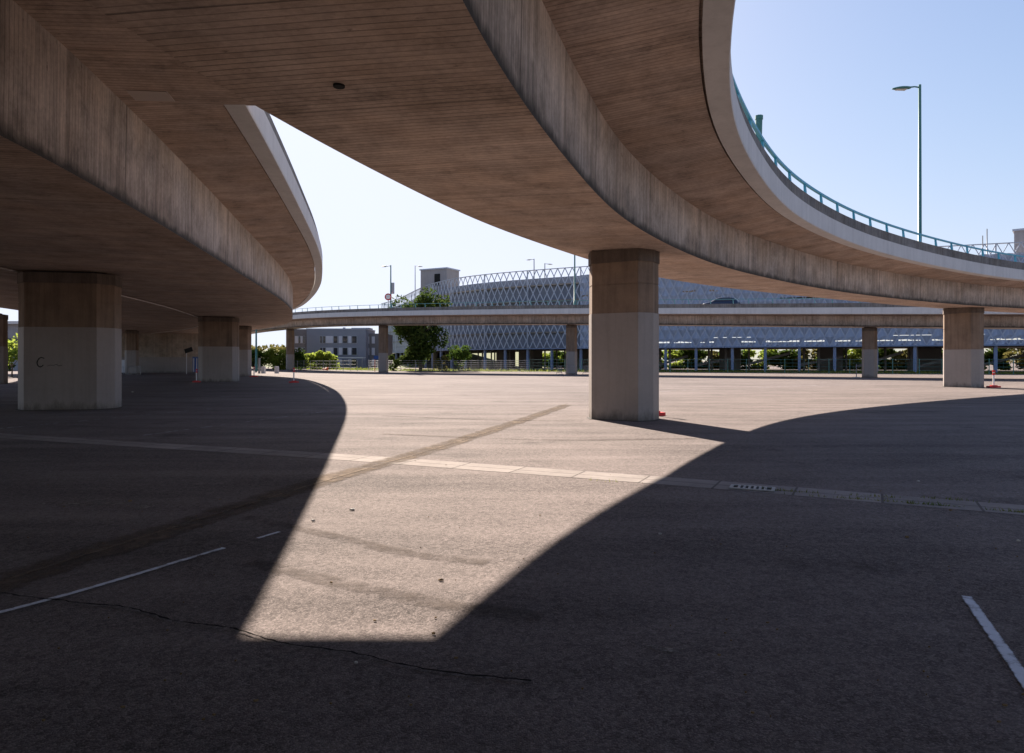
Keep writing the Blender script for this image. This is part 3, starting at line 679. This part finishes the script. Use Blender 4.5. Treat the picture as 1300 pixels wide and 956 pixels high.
# closed white bay at the right end
i=int(np.argmin(abs(G[:,0]-73))); a=on(G,nG,i,.05,1.9); ang=math.atan2(tG[i,1],tG[i,0])
mb=MB(); mb.box((a.x+2.6,a.y-1.1,1.95),(7,.2,3.8),rot=ang); mb.build('blue_panel',M['screen'],gar)
mb=MB(); mb.box((a.x+1.9,a.y-1.02,1.2),(1.0,.24,.8),rot=ang); mb.build('notice_board',M['dirt'],gar)
def tower(label,x,y,z0,z1,wx,wy,rot,dx=None):
    o=thing('roof_tower',label,'roof tower',(x,y,z0),rot,None); h=z1-z0
    mb=MB(); mb.box((0,0,h/2),(wx,wy,h)); mb.build('wall',M['tower'],o,world=False)
    mb=MB(); mb.box((0,0,h+.14),(wx+.4,wy+.4,.28)); mb.build('roof',M['strap'],o,world=False)
    if dx is not None:
        mb=MB(); mb.box((dx[0],-wy/2-.01,dx[1]),(dx[2],.1,dx[3])); mb.build('doorway',M['dark'],o,world=False)
    return o
tower('small concrete stair tower with dark doorway on the left end of the car park roof',-16.2,153.5,15.6,21.9,7.0,5,R(-28),(1.0,3.9,1.5,2.8))
tower('concrete box on the car park roof at the right edge of the photo',78.5,98.5,15.6,20.6,9.5,5,R(-40),(.6,3.3,7.2,1.6))

# ------------------------------------------------------------------ lamp posts
def lamp(name,label,loc,h,head=1.3,face=180,r=.08,mat='lamp_green',group='lamp posts'):
    o=thing(name,label,'lamp post',loc,R(face),group); k=dict(world=False)
    mb=MB(); mb.tube([(0,0,0),(0,0,h*.12),(0,0,h*.121),(0,0,h)],[r*1.35,r*1.3,r,r*.72],12); mb.build('pole',M[mat],o,**k)
    if head:
        s=head/1.3
        mb=MB(); mb.tube([(0,0,h-.14*s),(.25*s,0,h-.10*s),(.55*s,0,h-.13*s)],[.045,.04,.05],8); mb.build('arm',M[mat],o,**k)
        mb=MB(); rows=[]
        for t_ in np.linspace(0,1,9):
            x=(.45+.95*t_)*s; wv=.17*s*math.sin(math.pi*(.12+.85*t_))**.6; hv=.10*s*math.sin(math.pi*(.15+.80*t_))**.7; zc=h-.16*s-.05*t_*s
            rows.append([(x,wv*math.cos(a),zc+hv*max(math.sin(a),-.35)) for a in np.linspace(0,2*math.pi,13)])
        mb.grid(rows,list(range(9)),list(range(13))); mb.face(rows[0][:-1]); mb.face(rows[-1][:-1][::-1]); hd=mb.build('lamp_head',M[mat],o,**k)
        mb=MB(); q=[(.7*s,-.11*s),(1.22*s,-.08*s),(1.22*s,.08*s),(.7*s,.11*s)]; mb.prism(q,h-.265*s,h-.235*s); mb.build('lens',M['lens'],hd,**k)
    return o
i=int(np.argmin(abs(A_R[:,0]-23.2))); q=on(A_R,nA,i,oT[i]-.35,zt[i]+.45)
lamp('lamp_post','tall green lamp post rising above the turquoise rail against blue sky at right',(22.9,38.35,6.9),10.3,1.45,180,.10)
o=thing('sign_stub','short thick green cut-off post standing at the turquoise rail','post',(0,0,0))
i=int(np.argmin(abs((A_R+nA*oT[:,None])[:,1]-20.0))); b=on(A_R,nA,i,oT[i]-.12,zt[i]+.4)
mb=MB(); mb.tube([b,b+Vector((.05,0,2.05))],.10,14); mb.build('post',M['lamp_green'],o); mb=MB(); mb.tube([b+Vector((.05,0,1.97)),b+Vector((.052,0,2.08))],.115,14); mb.build('post_cap',M['lamp_green'],o)
q,i=vp(-16.2,1.9,1.6); L1=lamp('lamp_post','green lamp post with flat head on the far viaduct above the round red sign',(q.x,q.y,q.z),6.9,1.3,180,.11)
L1s=MB(); L1s.box((-.25,-.05,3.6),(.5,.12,1.6)); L1s.build('cabinet',M['steel'],L1,world=False)
q,i=vp(9.2,2.6,1.6); lamp('lamp_post','green lamp post on the far viaduct rising up behind the tall middle pier',(q.x,q.y,q.z),9.5,1.2,0,.11)
lamp('lamp_post','thin grey lamp post left of the small stair tower on the car park roof',(-23.4,165,15.7),9.0,1.7,0,.11,'lamp_grey')
lamp('lamp_post','grey lamp post on the car park roof, taller of the two over the middle',(4.2,130,15.7),5.4,1.4,180,.11,'lamp_grey')
lamp('lamp_post','grey lamp post on the car park roof, shorter of the two over the middle',(6.3,131,15.7),4.7,1.4,0,.11,'lamp_grey')
lamp('mast','thin grey mast on the car park roof, shorter one near the right edge',(69.6,101,15.7),4.5,0,0,.09,'lamp_grey')
lamp('mast','thin grey mast on the car park roof, taller one near the right edge',(70.6,101.5,15.7),5.6,0,0,.09,'lamp_grey')
lamp('mast','green pole rising behind the hedge seen under the left overpass',(-41.2,110,0),9,0,0,.16)

# round no-something sign on the viaduct
q,i=vp(-16.2,2.4,1.6)
o=thing('road_sign','round red and white road sign on the viaduct below the green lamp','road sign',(q.x,q.y-.1,q.z)); k=dict(world=False)
mb=MB(); mb.tube([(0,0,0),(0,0,2.7)],.05,8); mb.build('pole',M['steel'],o,**k)
mb=MB(); mb.tube([(0,-.08,2.3),(0,-.12,2.3)],.5,20); mb.build('sign_face',M['red'],o,**k)
mb=MB(); mb.tube([(0,-.12,2.3),(0,-.135,2.3)],.33,20); mb.bar((-.3,-.14,2.0),(.3,-.14,2.6),.07,.02); mb.build('sign_centre',M['white'],o,**k)

# ------------------------------------------------------------------ car on the viaduct
q,i=vp(23.6,-.9,1.805); ang=math.atan2(-tV[i,1],-tV[i,0])
car=thing('car','dark blue hatchback driving on the far viaduct behind the green rail','car',(q.x,q.y,q.z),ang); k=dict(world=False)
def loft(mb,sections):
    """sections: x, half width low/high, z low/high"""
    rows=[]
    for x,wl,wh,zl,zh in sections:
        rows.append([(x,-wl*.96,zl),(x,-wl,zl+(zh-zl)*.35),(x,-wh,zh-.06),(x,-wh*.86,zh),(x,wh*.86,zh),(x,wh,zh-.06),(x,wl,zl+(zh-zl)*.35),(x,wl*.96,zl),(x,-wl*.96,zl)])
    mb.grid(rows,[r[0] for r in sections],list(range(9))); mb.face(rows[0][:-1]); mb.face(rows[-1][:-1][::-1])
mb=MB(); loft(mb,[(2.12,.55,.5,.35,.62),(2.05,.78,.72,.25,.74),(1.6,.86,.80,.22,.86),(.95,.88,.84,.22,.97),(.2,.88,.86,.22,.98),(-1.2,.88,.86,.22,1.0),(-1.8,.87,.82,.24,1.02),(-2.0,.82,.76,.30,.98),(-2.06,.7,.65,.38,.85)]); mb.build('body',M['car'],car,**k)
mb=MB(); loft(mb,[(1.0,.80,.76,.92,.99),(.35,.80,.64,.92,1.36),(-.1,.81,.63,.92,1.45),(-1.0,.81,.63,.92,1.45),(-1.6,.79,.62,.92,1.34),(-1.98,.74,.68,.92,1.0)]); cb=mb.build('cabin',M['car'],car,**k)
for sx in (-1,1):
    mb=MB(); q_=[(.62,1.0),(.25,1.33),(-.35,1.39),(-.35,1.0)]; y1=sx*.755
    mb.face([(x,sx*(.812-.14*(z-.95)/.45)+sx*.006,z) for x,z in q_]); mb.face([(x,sx*(.812-.14*(z-.95)/.45)+sx*.006,z) for x,z in [(-.45,1.0),(-.45,1.39),(-1.35,1.33),(-1.6,1.02)]]); mb.build('side_window',M['glass'],cb,**k)
    for x in (1.32,-1.28):
        mb=MB(); mb.tube([(x,sx*.74,.32),(x,sx*.90,.32)],.32,20); wh=mb.build('wheel',M['tyre'],car,**k)
        mb=MB(); mb.tube([(x,sx*.89,.32),(x,sx*.908,.32)],.2,14); mb.build('rim',M['steel'],wh,**k)
    mb=MB(); mb.box((2.0,sx*.58,.70),(.2,.3,.13)); mb.build('headlight',M['white'],car,**k)
mb=MB(); mb.face([(.97,-.66,1.0),(.97,.66,1.0),(.40,.56,1.345),(.40,-.56,1.345)]); mb.build('windscreen',M['glass'],cb,**k)

# ------------------------------------------------------------------ apartment building
ap=thing('apartment_building','grey three storey apartment block with white blinds seen under the viaduct','building',(-38,150,0)); 
AY=150; AZ=8.6
mb=MB(); mb.box((-38.6,AY+5,AZ/2),(13.0,10,AZ)); mb.build('wall',M['brick_main'],ap)
mb=MB(); mb.box((-46.7,AY+5.6,AZ/2+.05),(3.2,9.8,AZ+.1)); mb.build('side_wall',M['brick_side'],ap)
mb=MB(); mb.box((-30.3,AY+8,3.9),(3.6,10,7.8)); mb.build('wing_wall',M['brick_side'],ap)
mb=MB(); mb.box((-38.6,AY+5,AZ+.10),(13.2,10.2,.2)); mb.build('roof',M['strap'],ap)
mb=MB(); mb.box((-34.0,AY+5,AZ+.35),(4.0,4,.3)); mb.build('roof_box',M['brick_main'],ap)
mb=MB(); mb.box((-37.6,AY+3,AZ+.3),(.5,.5,.5)); mb.build('chimney',M['brick_main'],ap)
cols=[(135,175,1),(178,200,0),(203,225,1),(230,256,0),(430,458,0),(466,494,0),(500,584,1),(590,640,0),(650,692,1),(698,756,0),(762,800,1),(806,866,0),(980,1010,1),(1040,1076,1)]
zx=lambda p:(360+p*.10769-650)/867
for j,(za,zb_) in enumerate(((5.55,7.15),(2.95,4.6),(.55,2.1))):
    for x0,x1,bl in cols:
        yy=AY if x0<970 and x0>260 else (AY+.7 if x0<270 else AY+3.0)
        if j==2 and 420<x0<700 and not bl: continue
        a=zx(x0)*AY; b=zx(x1)*AY
        sc=yy/AY; a*=sc; b*=sc
        mb=MB(); mb.box(((a+b)/2,yy-.02,(za+zb_)/2),(b-a,.16,zb_-za)); wn=mb.build('window',M['frame'],ap)
        mb=MB(); mb.box(((a+b)/2,yy-.085,(za+zb_)/2),((b-a)-.10,.06,zb_-za-.10)); mb.build('blind' if bl else 'pane',M['blind'] if bl else M['glass'],wn)
mb=MB(); mb.box((-36,AY-3,2.35),(8.4,2.6,.16)); cn=mb.build('canopy',M['white'],ap)
for x in (-40,-37.3,-34.6,-32):
    mb=MB(); mb.box((x,AY-4.1,1.14),(.12,.12,2.28)); mb.build('canopy_post',M['steel'],cn)

# ------------------------------------------------------------------ vegetation
def leaves(mb,c,rad,n,size,rnd,clumps=14,flat=1.0):
    c=np.array(c,float); rad=np.array(rad,float)
    cl=[]
    for _ in range(clumps):
        v=np.array([rnd.gauss(0,1) for _ in range(3)]); v/=np.linalg.norm(v)+1e-9; rr=rnd.uniform(.35,.92)
        cl.append((c+v*rad*rr, rnd.uniform(.22,.42)))
    for _ in range(n):
        cc,cr=cl[rnd.randrange(clumps)]
        v=np.array([rnd.gauss(0,1) for _ in range(3)]); v/=np.linalg.norm(v)+1e-9
        p=cc+v*rad*cr*rnd.uniform(.55,1.05)
        if p[2]<.05: p[2]=rnd.uniform(.05,.4)
        a=Vector((rnd.gauss(0,1),rnd.gauss(0,1),rnd.gauss(0,.7))).normalized(); b=a.cross(Vector((rnd.gauss(0,1),rnd.gauss(0,1),rnd.gauss(0,1)))).normalized()
        s=size*rnd.uniform(.6,1.4); P=Vector(p)
        mb.face([P-a*s,P-b*s*.5,P+a*s,P+b*s*.5],[(0,0),(1,0),(1,1),(0,1)])
def tree(name,label,x,y,h,crown,n,size,leaf,seed,trunk=.2,cz=None,cat='tree',group=None,clumps=16,limbs=6):
    rnd=random.Random(seed); o=thing(name,label,cat,(x,y,0),0,group)
    cz=cz or h-crown[2]
    mb=MB(); top=Vector((x+rnd.uniform(-.2,.2),y,cz))
    mb.tube([(x,y,0),(x+.05,y,cz*.4),top],[trunk,trunk*.8,trunk*.5],8)
    for k in range(limbs):
        a=rnd.uniform(0,6.28); b=Vector((x,y,cz*rnd.uniform(.45,.9))); e_=Vector((x+math.cos(a)*crown[0]*.6,y+math.sin(a)*crown[1]*.6,cz+rnd.uniform(-.2,.6)*crown[2]))
        mb.tube([b,(b+e_)/2+Vector((0,0,.2)),e_],[trunk*.45,trunk*.3,trunk*.12],6)
    mb.build('trunk',M['bark'],o)
    mb=MB(); leaves(mb,(x,y,cz),crown,n,size,rnd,clumps); mb.build('crown',M[leaf],o)
    return o
tree('tree','large dark leafy tree rising above and below the far viaduct',-15.4,115,13.6,(5.2,4,6.2),9000,.30,'leaf_dark',1,.32,7.2,clumps=34)
tree('tree','small yellowish tree top showing just above the far viaduct rail',-13.4,117,12.2,(2.8,2,2.4),1800,.22,'leaf_olive',2,.16,9.9,clumps=14)
tree('bush','rounded green bush at the foot of the large tree beside the car park',-8.9,113.5,4.1,(2.5,2,2.3),1800,.2,'leaf_mid',3,.1,1.9,'bush',clumps=14)
tree('bush','pale green bush under the left end of the diamond lattice',-11.5,112.5,2.7,(1.6,1.4,1.3),1000,.17,'leaf_olive',4,.07,1.3,'bush',clumps=10)
tree('bush','dark bush between the slim viaduct pier and the large tree trunk',-18.5,113,3.6,(2.0,1.6,1.8),1400,.2,'leaf_dark',5,.08,1.7,'bush',clumps=12)
# vegetation behind the open ground storey
for k in range(30):
    f=.26+.025*k; i=min(NG-1,int(NG*f)); q=on(G,nG,i,-(30+4*random.random()),0)
    tree('bush','sunlit green shrub behind the open ground storey of the car park',q.x,q.y,4.2+1.4*random.random(),(4.6,2.2,2.7),2200,.34,('leaf_mid','leaf_lime','leaf_mid','leaf_olive')[k%4],20+k,.08,1.9,'bush','shrubs behind the car park',clumps=12,limbs=2)
# sunny hedge and hillside seen under the left overpass
for k in range(11):
    tree('bush','tall lime green shrub in the sunny row behind the left overpass',-62+2.6*k,124+k*1.0,4.4,(2.7,1.5,2.1),2600,.22,('leaf_lime','leaf_lime','leaf_mid')[k%3],50+k,.06,1.9,'bush','sunny shrubs behind the left overpass',clumps=26,limbs=2)
# hillside
mb=MB(); rows=[]
for xx in np.linspace(-190,40,60):
    rows.append([(xx,yy,max(-.5,hh*(1-.25*math.sin(xx*.045))*(1+.12*noise.noise(Vector((xx*.06,yy*.06,0)))))) for yy,hh in ((165,-.3),(185,1.2),(215,4.5),(250,7.2),(300,8.4),(380,7),(480,-.5))])
mb.grid(rows,list(range(60)),list(range(7))); mb.build('hillside',M['grass_ground'],kind='structure')
rnd=random.Random(99); mb=MB()
for k in range(150):
    xx=rnd.uniform(-150,-20); yy=rnd.uniform(178,262); z=np.interp(yy,[165,185,215,250,300],[0,1.2,4.5,7.2,8.4])*(1-.25*math.sin(xx*.045))
    leaves(mb,(xx,yy,z+.4),(2.4,1.8,1.3),60,.55,rnd,5)
o=mb.build('hill_scrub',M['leaf_olive'],kind='stuff'); o['label']='olive scrub covering the hillside'
for k,(xx,yy,hh) in enumerate(((-31,72,4.2),(-52,71,5.0),(-57,75,5.2),(-60,70,4.6))):
    if k==0: continue
    tree('bush',('','bright bush at far left seen between two dark piers','second bright bush behind the first between the dark left piers','dark low bush at the outer far left beyond the dark pier')[k],xx,yy,hh,(2.6,1.8,2.1),1300,.2,('leaf_lime','leaf_lime','leaf_mid','leaf_dark')[k],70+k,.08,2.2,'bush',clumps=12,limbs=3)
# house beyond
ho_=thing('house','pale low building glimpsed through the gap between the dark left piers','building',(-92,128,0))
mb=MB(); mb.box((-92,128,4.2),(24,8,8.4)); mb.build('wall',M['tower'],ho_); mb=MB(); mb.box((-92,128,8.6),(26,10,.5)); mb.build('roof',M['edge_under'],ho_); mb=MB(); mb.box((-92,123.95,5.4),(22,.2,.8)); mb.build('window_band',M['glass'],ho_)
# grass on the verge
rnd=random.Random(5); mb=MB()
vc=curve([(-37,138),(-22,121),(0,111),(25,104),(50,94),(80,82)],.25,4); tv,nv_,sv=frames(vc)
for i in range(len(vc)):
    for _ in range(14):
        o_=rnd.uniform(-4.6,4.6); x=vc[i,0]+nv_[i,0]*o_; y=vc[i,1]+nv_[i,1]*o_; h=rnd.uniform(.12,.42)*(1+.6*(rnd.random()<.1)); a=rnd.uniform(0,3.14); wv=rnd.uniform(.05,.12); dx,dy=math.cos(a)*wv,math.sin(a)*wv; l=rnd.uniform(-.15,.15)
        mb.face([(x-dx,y-dy,.015),(x+dx,y+dy,.015),(x+l,y+l*.5,h)],[(0,0),(1,0),(.5,1)])
o=mb.build('verge_grass',M['grass'],kind='stuff'); o['label']='rough grass along the verge'
# weeds in the drainage strip
rnd=random.Random(6); mb=MB()
for (x0,y0,n) in ((3.55,8.88,60),(4.55,8.52,40),(4.9,8.05,90),(5.3,8.35,50),(5.75,7.62,120),(4.35,8.32,50),(1.3,9.6,12),(6.4,7.35,80),(3.9,8.5,30)):
    for _ in range(n):
        u=rnd.gauss(0,.16); x=x0+u; y=y0-u*.42+rnd.gauss(0,.018); h=rnd.uniform(.015,.055); a=rnd.uniform(0,6.28); dx,dy=math.cos(a)*.006,math.sin(a)*.006; l=rnd.gauss(0,.02)
        mb.face([(x-dx,y-dy,.004),(x+dx,y+dy,.004),(x+l,y+rnd.gauss(0,.02),h)],[(0,0),(1,0),(.5,1)])
o=mb.build('weeds',M['grass'],kind='stuff'); o['label']='sparse weeds along the concrete strip'

# ------------------------------------------------------------------ fences and barriers
def fence(name,label,pts,h,rails,spacing,mat,cat='fence',wires=0,r=.025):
    c=curve(pts,.5,2); t_,n_,s_=frames(c); o=thing(name,label,cat,(c[0,0],c[0,1],0))
    mb=MB()
    for k in range(rails): 
        z=h*(k+1)/rails-.03; mb.tube([(p[0],p[1],z) for p in c[::4]],r,6)
    mb.build('rails',mat,o)
    if wires:
        mb=MB(); L=0
        while L<s_[-1]:
            i=min(len(c)-1,int(np.searchsorted(s_,L))); mb.bar((c[i,0],c[i,1],.1),(c[i,0],c[i,1],h-.03),.012); L+=wires
        mb.build('mesh_panel',mat,o)
    L=0
    while L<s_[-1]:
        i=min(len(c)-1,int(np.searchsorted(s_,L))); mb=MB(); mb.box((c[i,0],c[i,1],h/2+.03),(.07,.07,h+.06)); mb.build('post',mat,o); L+=spacing
    return o
fence('rail_fence','grey steel fence of horizontal rails beside the large tree and lattice',[(-24.5,116.5),(-15,110.5),(-4.2,106.6),(2.6,104.6)],1.75,6,5.0,M['steel'])
fence('mesh_fence','dark mesh fence in front of the open ground storey of the car park',[(2.7,104.6),(25,98.6),(50,88.2),(77,77)],1.9,4,2.6,M['lamp_green'],wires=.3,r=.018)
fence('mesh_fence','tall grey mesh fence in front of the apartment building',[(-46,134),(-36,124),(-25,111.5)],1.7,3,2.5,M['steel'],wires=.35,r=.018)
def barrier(label,x,y,rz,w=1.5,h=1.05):
    o=thing('crowd_barrier',label,'barrier',(x,y,0),rz,'steel crowd barriers'); k=dict(world=False)
    mb=MB(); mb.tube([(-w/2,0,.0),(-w/2,0,h),(w/2,0,h),(w/2,0,0)],.03,8); mb.tube([(-w/2,0,.22),(w/2,0,.22)],.022,6); mb.build('frame',M['steel'],o,**k)
    mb=MB()
    for q_ in np.linspace(-w/2+.15,w/2-.15,9): mb.bar((q_,0,.22),(q_,0,h),.018)
    mb.build('bars',M['steel'],o,**k)
    for sx in (-1,1): mb=MB(); mb.box((sx*w*.35,0,.02),(.06,.7,.04)); mb.build('foot',M['steel'],o,**k)
    return o
b0=barrier('steel crowd barrier standing at the left side of the ringed viaduct pier',5.9,85.2,R(60))
dup(b0,'steel crowd barrier across the front of the ringed viaduct pier',(7.3,84.4,0),R(-20))
dup(b0,'steel crowd barrier standing at the right side of the ringed viaduct pier',(9.2,84.6,0),R(50))
dup(b0,'lone narrow steel barrier beside the viaduct pier left of the right pier',(34.9,69.2,0),R(65),(.8,1,1.25))
dup(b0,'steel crowd barrier in the shade in front of the abutment wall',(-45.9,83,0),R(-10),(1.15,1,1))
dup(b0,'steel crowd barrier in the shade beside the white bin',(-48.9,84.5,0),R(20),(1,1,.9))

def delineator(label,x,y,h=1.05,lean=0,group='red and white delineator posts'):
    o=thing('delineator',label,'delineator',(x,y,0),lean,group); k=dict(world=False)
    mb=MB(); mb.box((0,0,.05),(.78,.30,.10)); mb.box((0,0,.12),(.35,.24,.06)); mb.build('base',M['red'],o,**k)
    mb=MB(); mb.box((0,0,.60),(.10,.05,.95)); mb.build('post',M['white'],o,**k)
    for z in (.86,1.04): mb=MB(); mb.box((0.02,0,z),(.17,.065,.13)); mb.build('red_band',M['red'],o,**k)
    return o
d0=delineator('leaning red and white delineator post standing right of the right pier',30.6,43.4,lean=R(8))
dup(d0,'red and white delineator hidden mostly behind the tall middle pier',(4.42,21.15,0),R(20),(.8,.8,1))
dup(d0,'delineator post on the shadow boundary in front of the viaduct pier at left',(-16.9,52.9,0),R(30),(.9,.9,1.05))
dup(d0,'shaded delineator post standing just left of the second left pier',(-24.9,53.9,0),R(-20),(.8,.8,.95))
dup(d0,'shaded delineator post against the third left pier',(-27.2,72,0),R(0),(1,1,1))
# blocks, posts and bins near the sunny hedge
def block(label,x,y,w,h,mat,name='concrete_block',cat='block',group=None):
    mb=MB(); q_=[(-w/2,-.3),(w/2,-.3),(w/2,.3),(-w/2,.3)]; n=len(mb.v)
    b=[(x+a,y+c,0) for a,c in q_]; t_=[(x+a*.86,y+c*.86,h) for a,c in q_]; m_=[(x+a,y+c,h*.82) for a,c in q_]
    for lo_,hi_ in ((b,m_),(m_,t_)):
        for j in range(4): mb.face([lo_[j],lo_[(j+1)%4],hi_[(j+1)%4],hi_[j]])
    mb.face(t_); o=mb.build(name,mat); return tag(o,label,cat,group)
block('pale concrete block under the sunny hedge, nearer the grey post',-33.6,92.3,.42,.95,M['edge_under'])
block('pale concrete block under the sunny hedge, nearer the viaduct pier',-31.9,92.6,.42,.95,M['edge_under'])
mb=MB(); mb.tube([(-34.6,93.5,0),(-34.6,93.5,2.0)],.16,12); mb.tube([(-34.6,93.5,1.9),(-34.6,93.5,2.06)],.19,12); tag(mb.build('bollard',M['lamp_grey']),'tall dark grey bollard beside the pale blocks under the hedge','bollard')
# orange heap cone by the apartment
o=thing('traffic_cone','small orange cone lying in the grass before the apartment building','cone',(-32.6,119.6,0))
mb=MB(); mb.tube([(-33.2,119.6,.28),(-32.3,119.6,.24)],[.05,.26],14); mb.build('cone_body',M['orange'],o); mb=MB(); mb.box((-32.28,119.6,.3),(.07,.6,.6)); mb.build('cone_base',M['orange'],o)
# blue sign on two legs
o=thing('blue_sign','small blue sign board on two posts left of the viaduct pier by the tree','sign',(-21.2,105,0))
mb=MB(); mb.box((-20.7,105,2.2),(1.1,.08,.55)); mb.build('board',M['blue'],o)
for x in (-21.1,-20.3): mb=MB(); mb.box((x,105.07,1.2),(.08,.06,2.4)); mb.build('post',M['orange'],o)
# bins and container by the abutment
o=thing('white_bin','white wheeled container in the shade left of the barriers','bin',(-49.3,86.5,0)); 
mb=MB(); mb.box((-49.0,86.8,.95),(1.05,.8,1.5)); mb.build('bin_body',M['box'],o); mb=MB(); mb.box((-49.0,86.8,1.75),(1.15,.9,.12)); mb.build('lid',M['box'],o)
for sx in (-.4,.4): mb=MB(); mb.tube([(-49.0+sx,86.4,.12),(-49.0+sx,86.5,.12)],.12,10); mb.build('wheel',M['tyre'],o)
o=thing('blue_skip','blue ribbed container half hidden behind the second left pier','container',(-40,89,0))
mb=MB(); mb.box((-39.7,88.5,1.2),(2.7,1.4,1.9)); mb.build('body',M['blue'],o)
for k in range(7): mb=MB(); mb.box((-40.9+k*.4,87.76,1.15),(.10,.08,1.75)); mb.build('rib',M['box'],o)
mb=MB(); mb.box((-39.7,88.5,2.2),(2.8,1.5,.12)); mb.build('lid',M['lamp_grey'],o)
o=thing('black_board','small tilted black board on a pole before the abutment wall','board',(-41.2,87,0))
mb=MB(); mb.box((-41.2,87,3.05),(1.0,.1,.55),M=Matrix.Rotation(R(-18),3,'Y')); mb.build('panel',M['ink'],o); mb=MB(); mb.tube([(-41.5,87.1,0),(-41.5,87.1,2.9)],.04,8); mb.build('pole',M['box'],o)

# ------------------------------------------------------------------ drain grate
gx,gy=3.18,9.04; ga=math.atan2(-1.67,3.8)
o=thing('drain_grate','steel drain grate with seven slots set in the concrete strip','drain grate',(gx,gy,.006),ga); k=dict(world=False)
mb=MB(); Wg,Dg=.56,.27
mb.box((0,-Dg/2+.02,.012),(Wg,.04,.016)); mb.box((0,Dg/2-.02,.012),(Wg,.04,.016))
xs=np.linspace(-Wg/2+.05,Wg/2-.05,8)
mb.box((-Wg/2+.02,0,.012),(.04,Dg-.08,.016)); mb.box((Wg/2-.02,0,.012),(.04,Dg-.08,.016))
for a in xs[1:-1]: mb.box((a,0,.012),(.030,Dg-.08,.016))
mb.build('grating',M['steel'],o,**k)
mb=MB(); mb.box((0,0,.0035),(Wg-.06,Dg-.06,.001)); mb.build('shaft_opening',M['dark'],o,**k)

# ------------------------------------------------------------------ litter
rnd=random.Random(11)
def bit(mb,x,y,s,up):
    n=6; a0=rnd.uniform(0,6.28); top=[(x+s*.5*math.cos(a0+6.28*j/n)*rnd.uniform(.5,1.1)*1.7,y+s*.5*math.sin(a0+6.28*j/n)*rnd.uniform(.5,1.1),.012+up*rnd.random()) for j in range(n)]
    c_=(x,y,.012+up*1.2); b=[(px,py,.006) for px,py,_ in top]
    for j in range(n): mb.face([top[j],top[(j+1)%n],c_]); mb.face([b[j],b[(j+1)%n],top[(j+1)%n],top[j]])
def lit(px,py):
    d=1474/(py-458); return ((px-650)/867*d,d)
leaf0=[(415,590),(835+330,575),(545,711)]
for lab,px,py,s,m_,cat in (
  ('brown dry leaf lying on shaded asphalt right of the drain grate',1152,683,.05,'dirt','leaf'),
  ('brown dry leaf curled just below the concrete strip at right',1207,649,.05,'dirt','leaf'),
  ('crumpled pale scrap in the shade above the concrete strip',1166,612,.055,'litter','litter'),
  ('small dark stone on the sunlit asphalt',421,741,.028,'dirt','stone'),
  ('dark leaf near the lower middle of the sunlit asphalt',560,738,.045,'dirt','leaf'),
  ('dark leaf by the corner of the sunlit patch',551,806,.03,'dirt','leaf'),
  ('pale scrap of paper on sunlit asphalt left of centre',448,648,.07,'litter','litter'),
  ('second pale scrap on sunlit asphalt closer to the shadow edge',398,662,.06,'litter','litter'),
  ('small pale scrap on the shaded asphalt in front of the middle',838,679,.035,'litter','litter'),
  ('white scrap of paper in the shade under the left overpass',168,498,.14,'litter','litter'),
  ('brown leaf on shaded asphalt at left',165,637,.06,'dirt','leaf'),
  ('pale crumb at the bottom on shaded asphalt',452,843,.025,'litter','litter'),
  ('thin pale scrap at the right edge of the shaded asphalt',1293,688,.05,'litter','litter')):
    mb=MB(); x,y=lit(px,py); bit(mb,x,y,s*.6,s*.2); tag(mb.build('scrap' if m_=='litter' else ('stone' if cat=='stone' else 'dry_leaf'),M[m_]),lab,cat,None)

# grit, crumbs and leaf bits blown over the lot
rnd=random.Random(21); mb=MB()
for k in range(170):
    d=3.2+13*rnd.random()**1.6; x=rnd.uniform(-.8,.8)*d; bit(mb,x,d,rnd.uniform(.004,.011)*rnd.choice((1,1,1,1.6)),.002)
o=mb.build('grit',M['dirt'],kind='stuff'); o['label']='scattered grit and leaf crumbs on the asphalt'
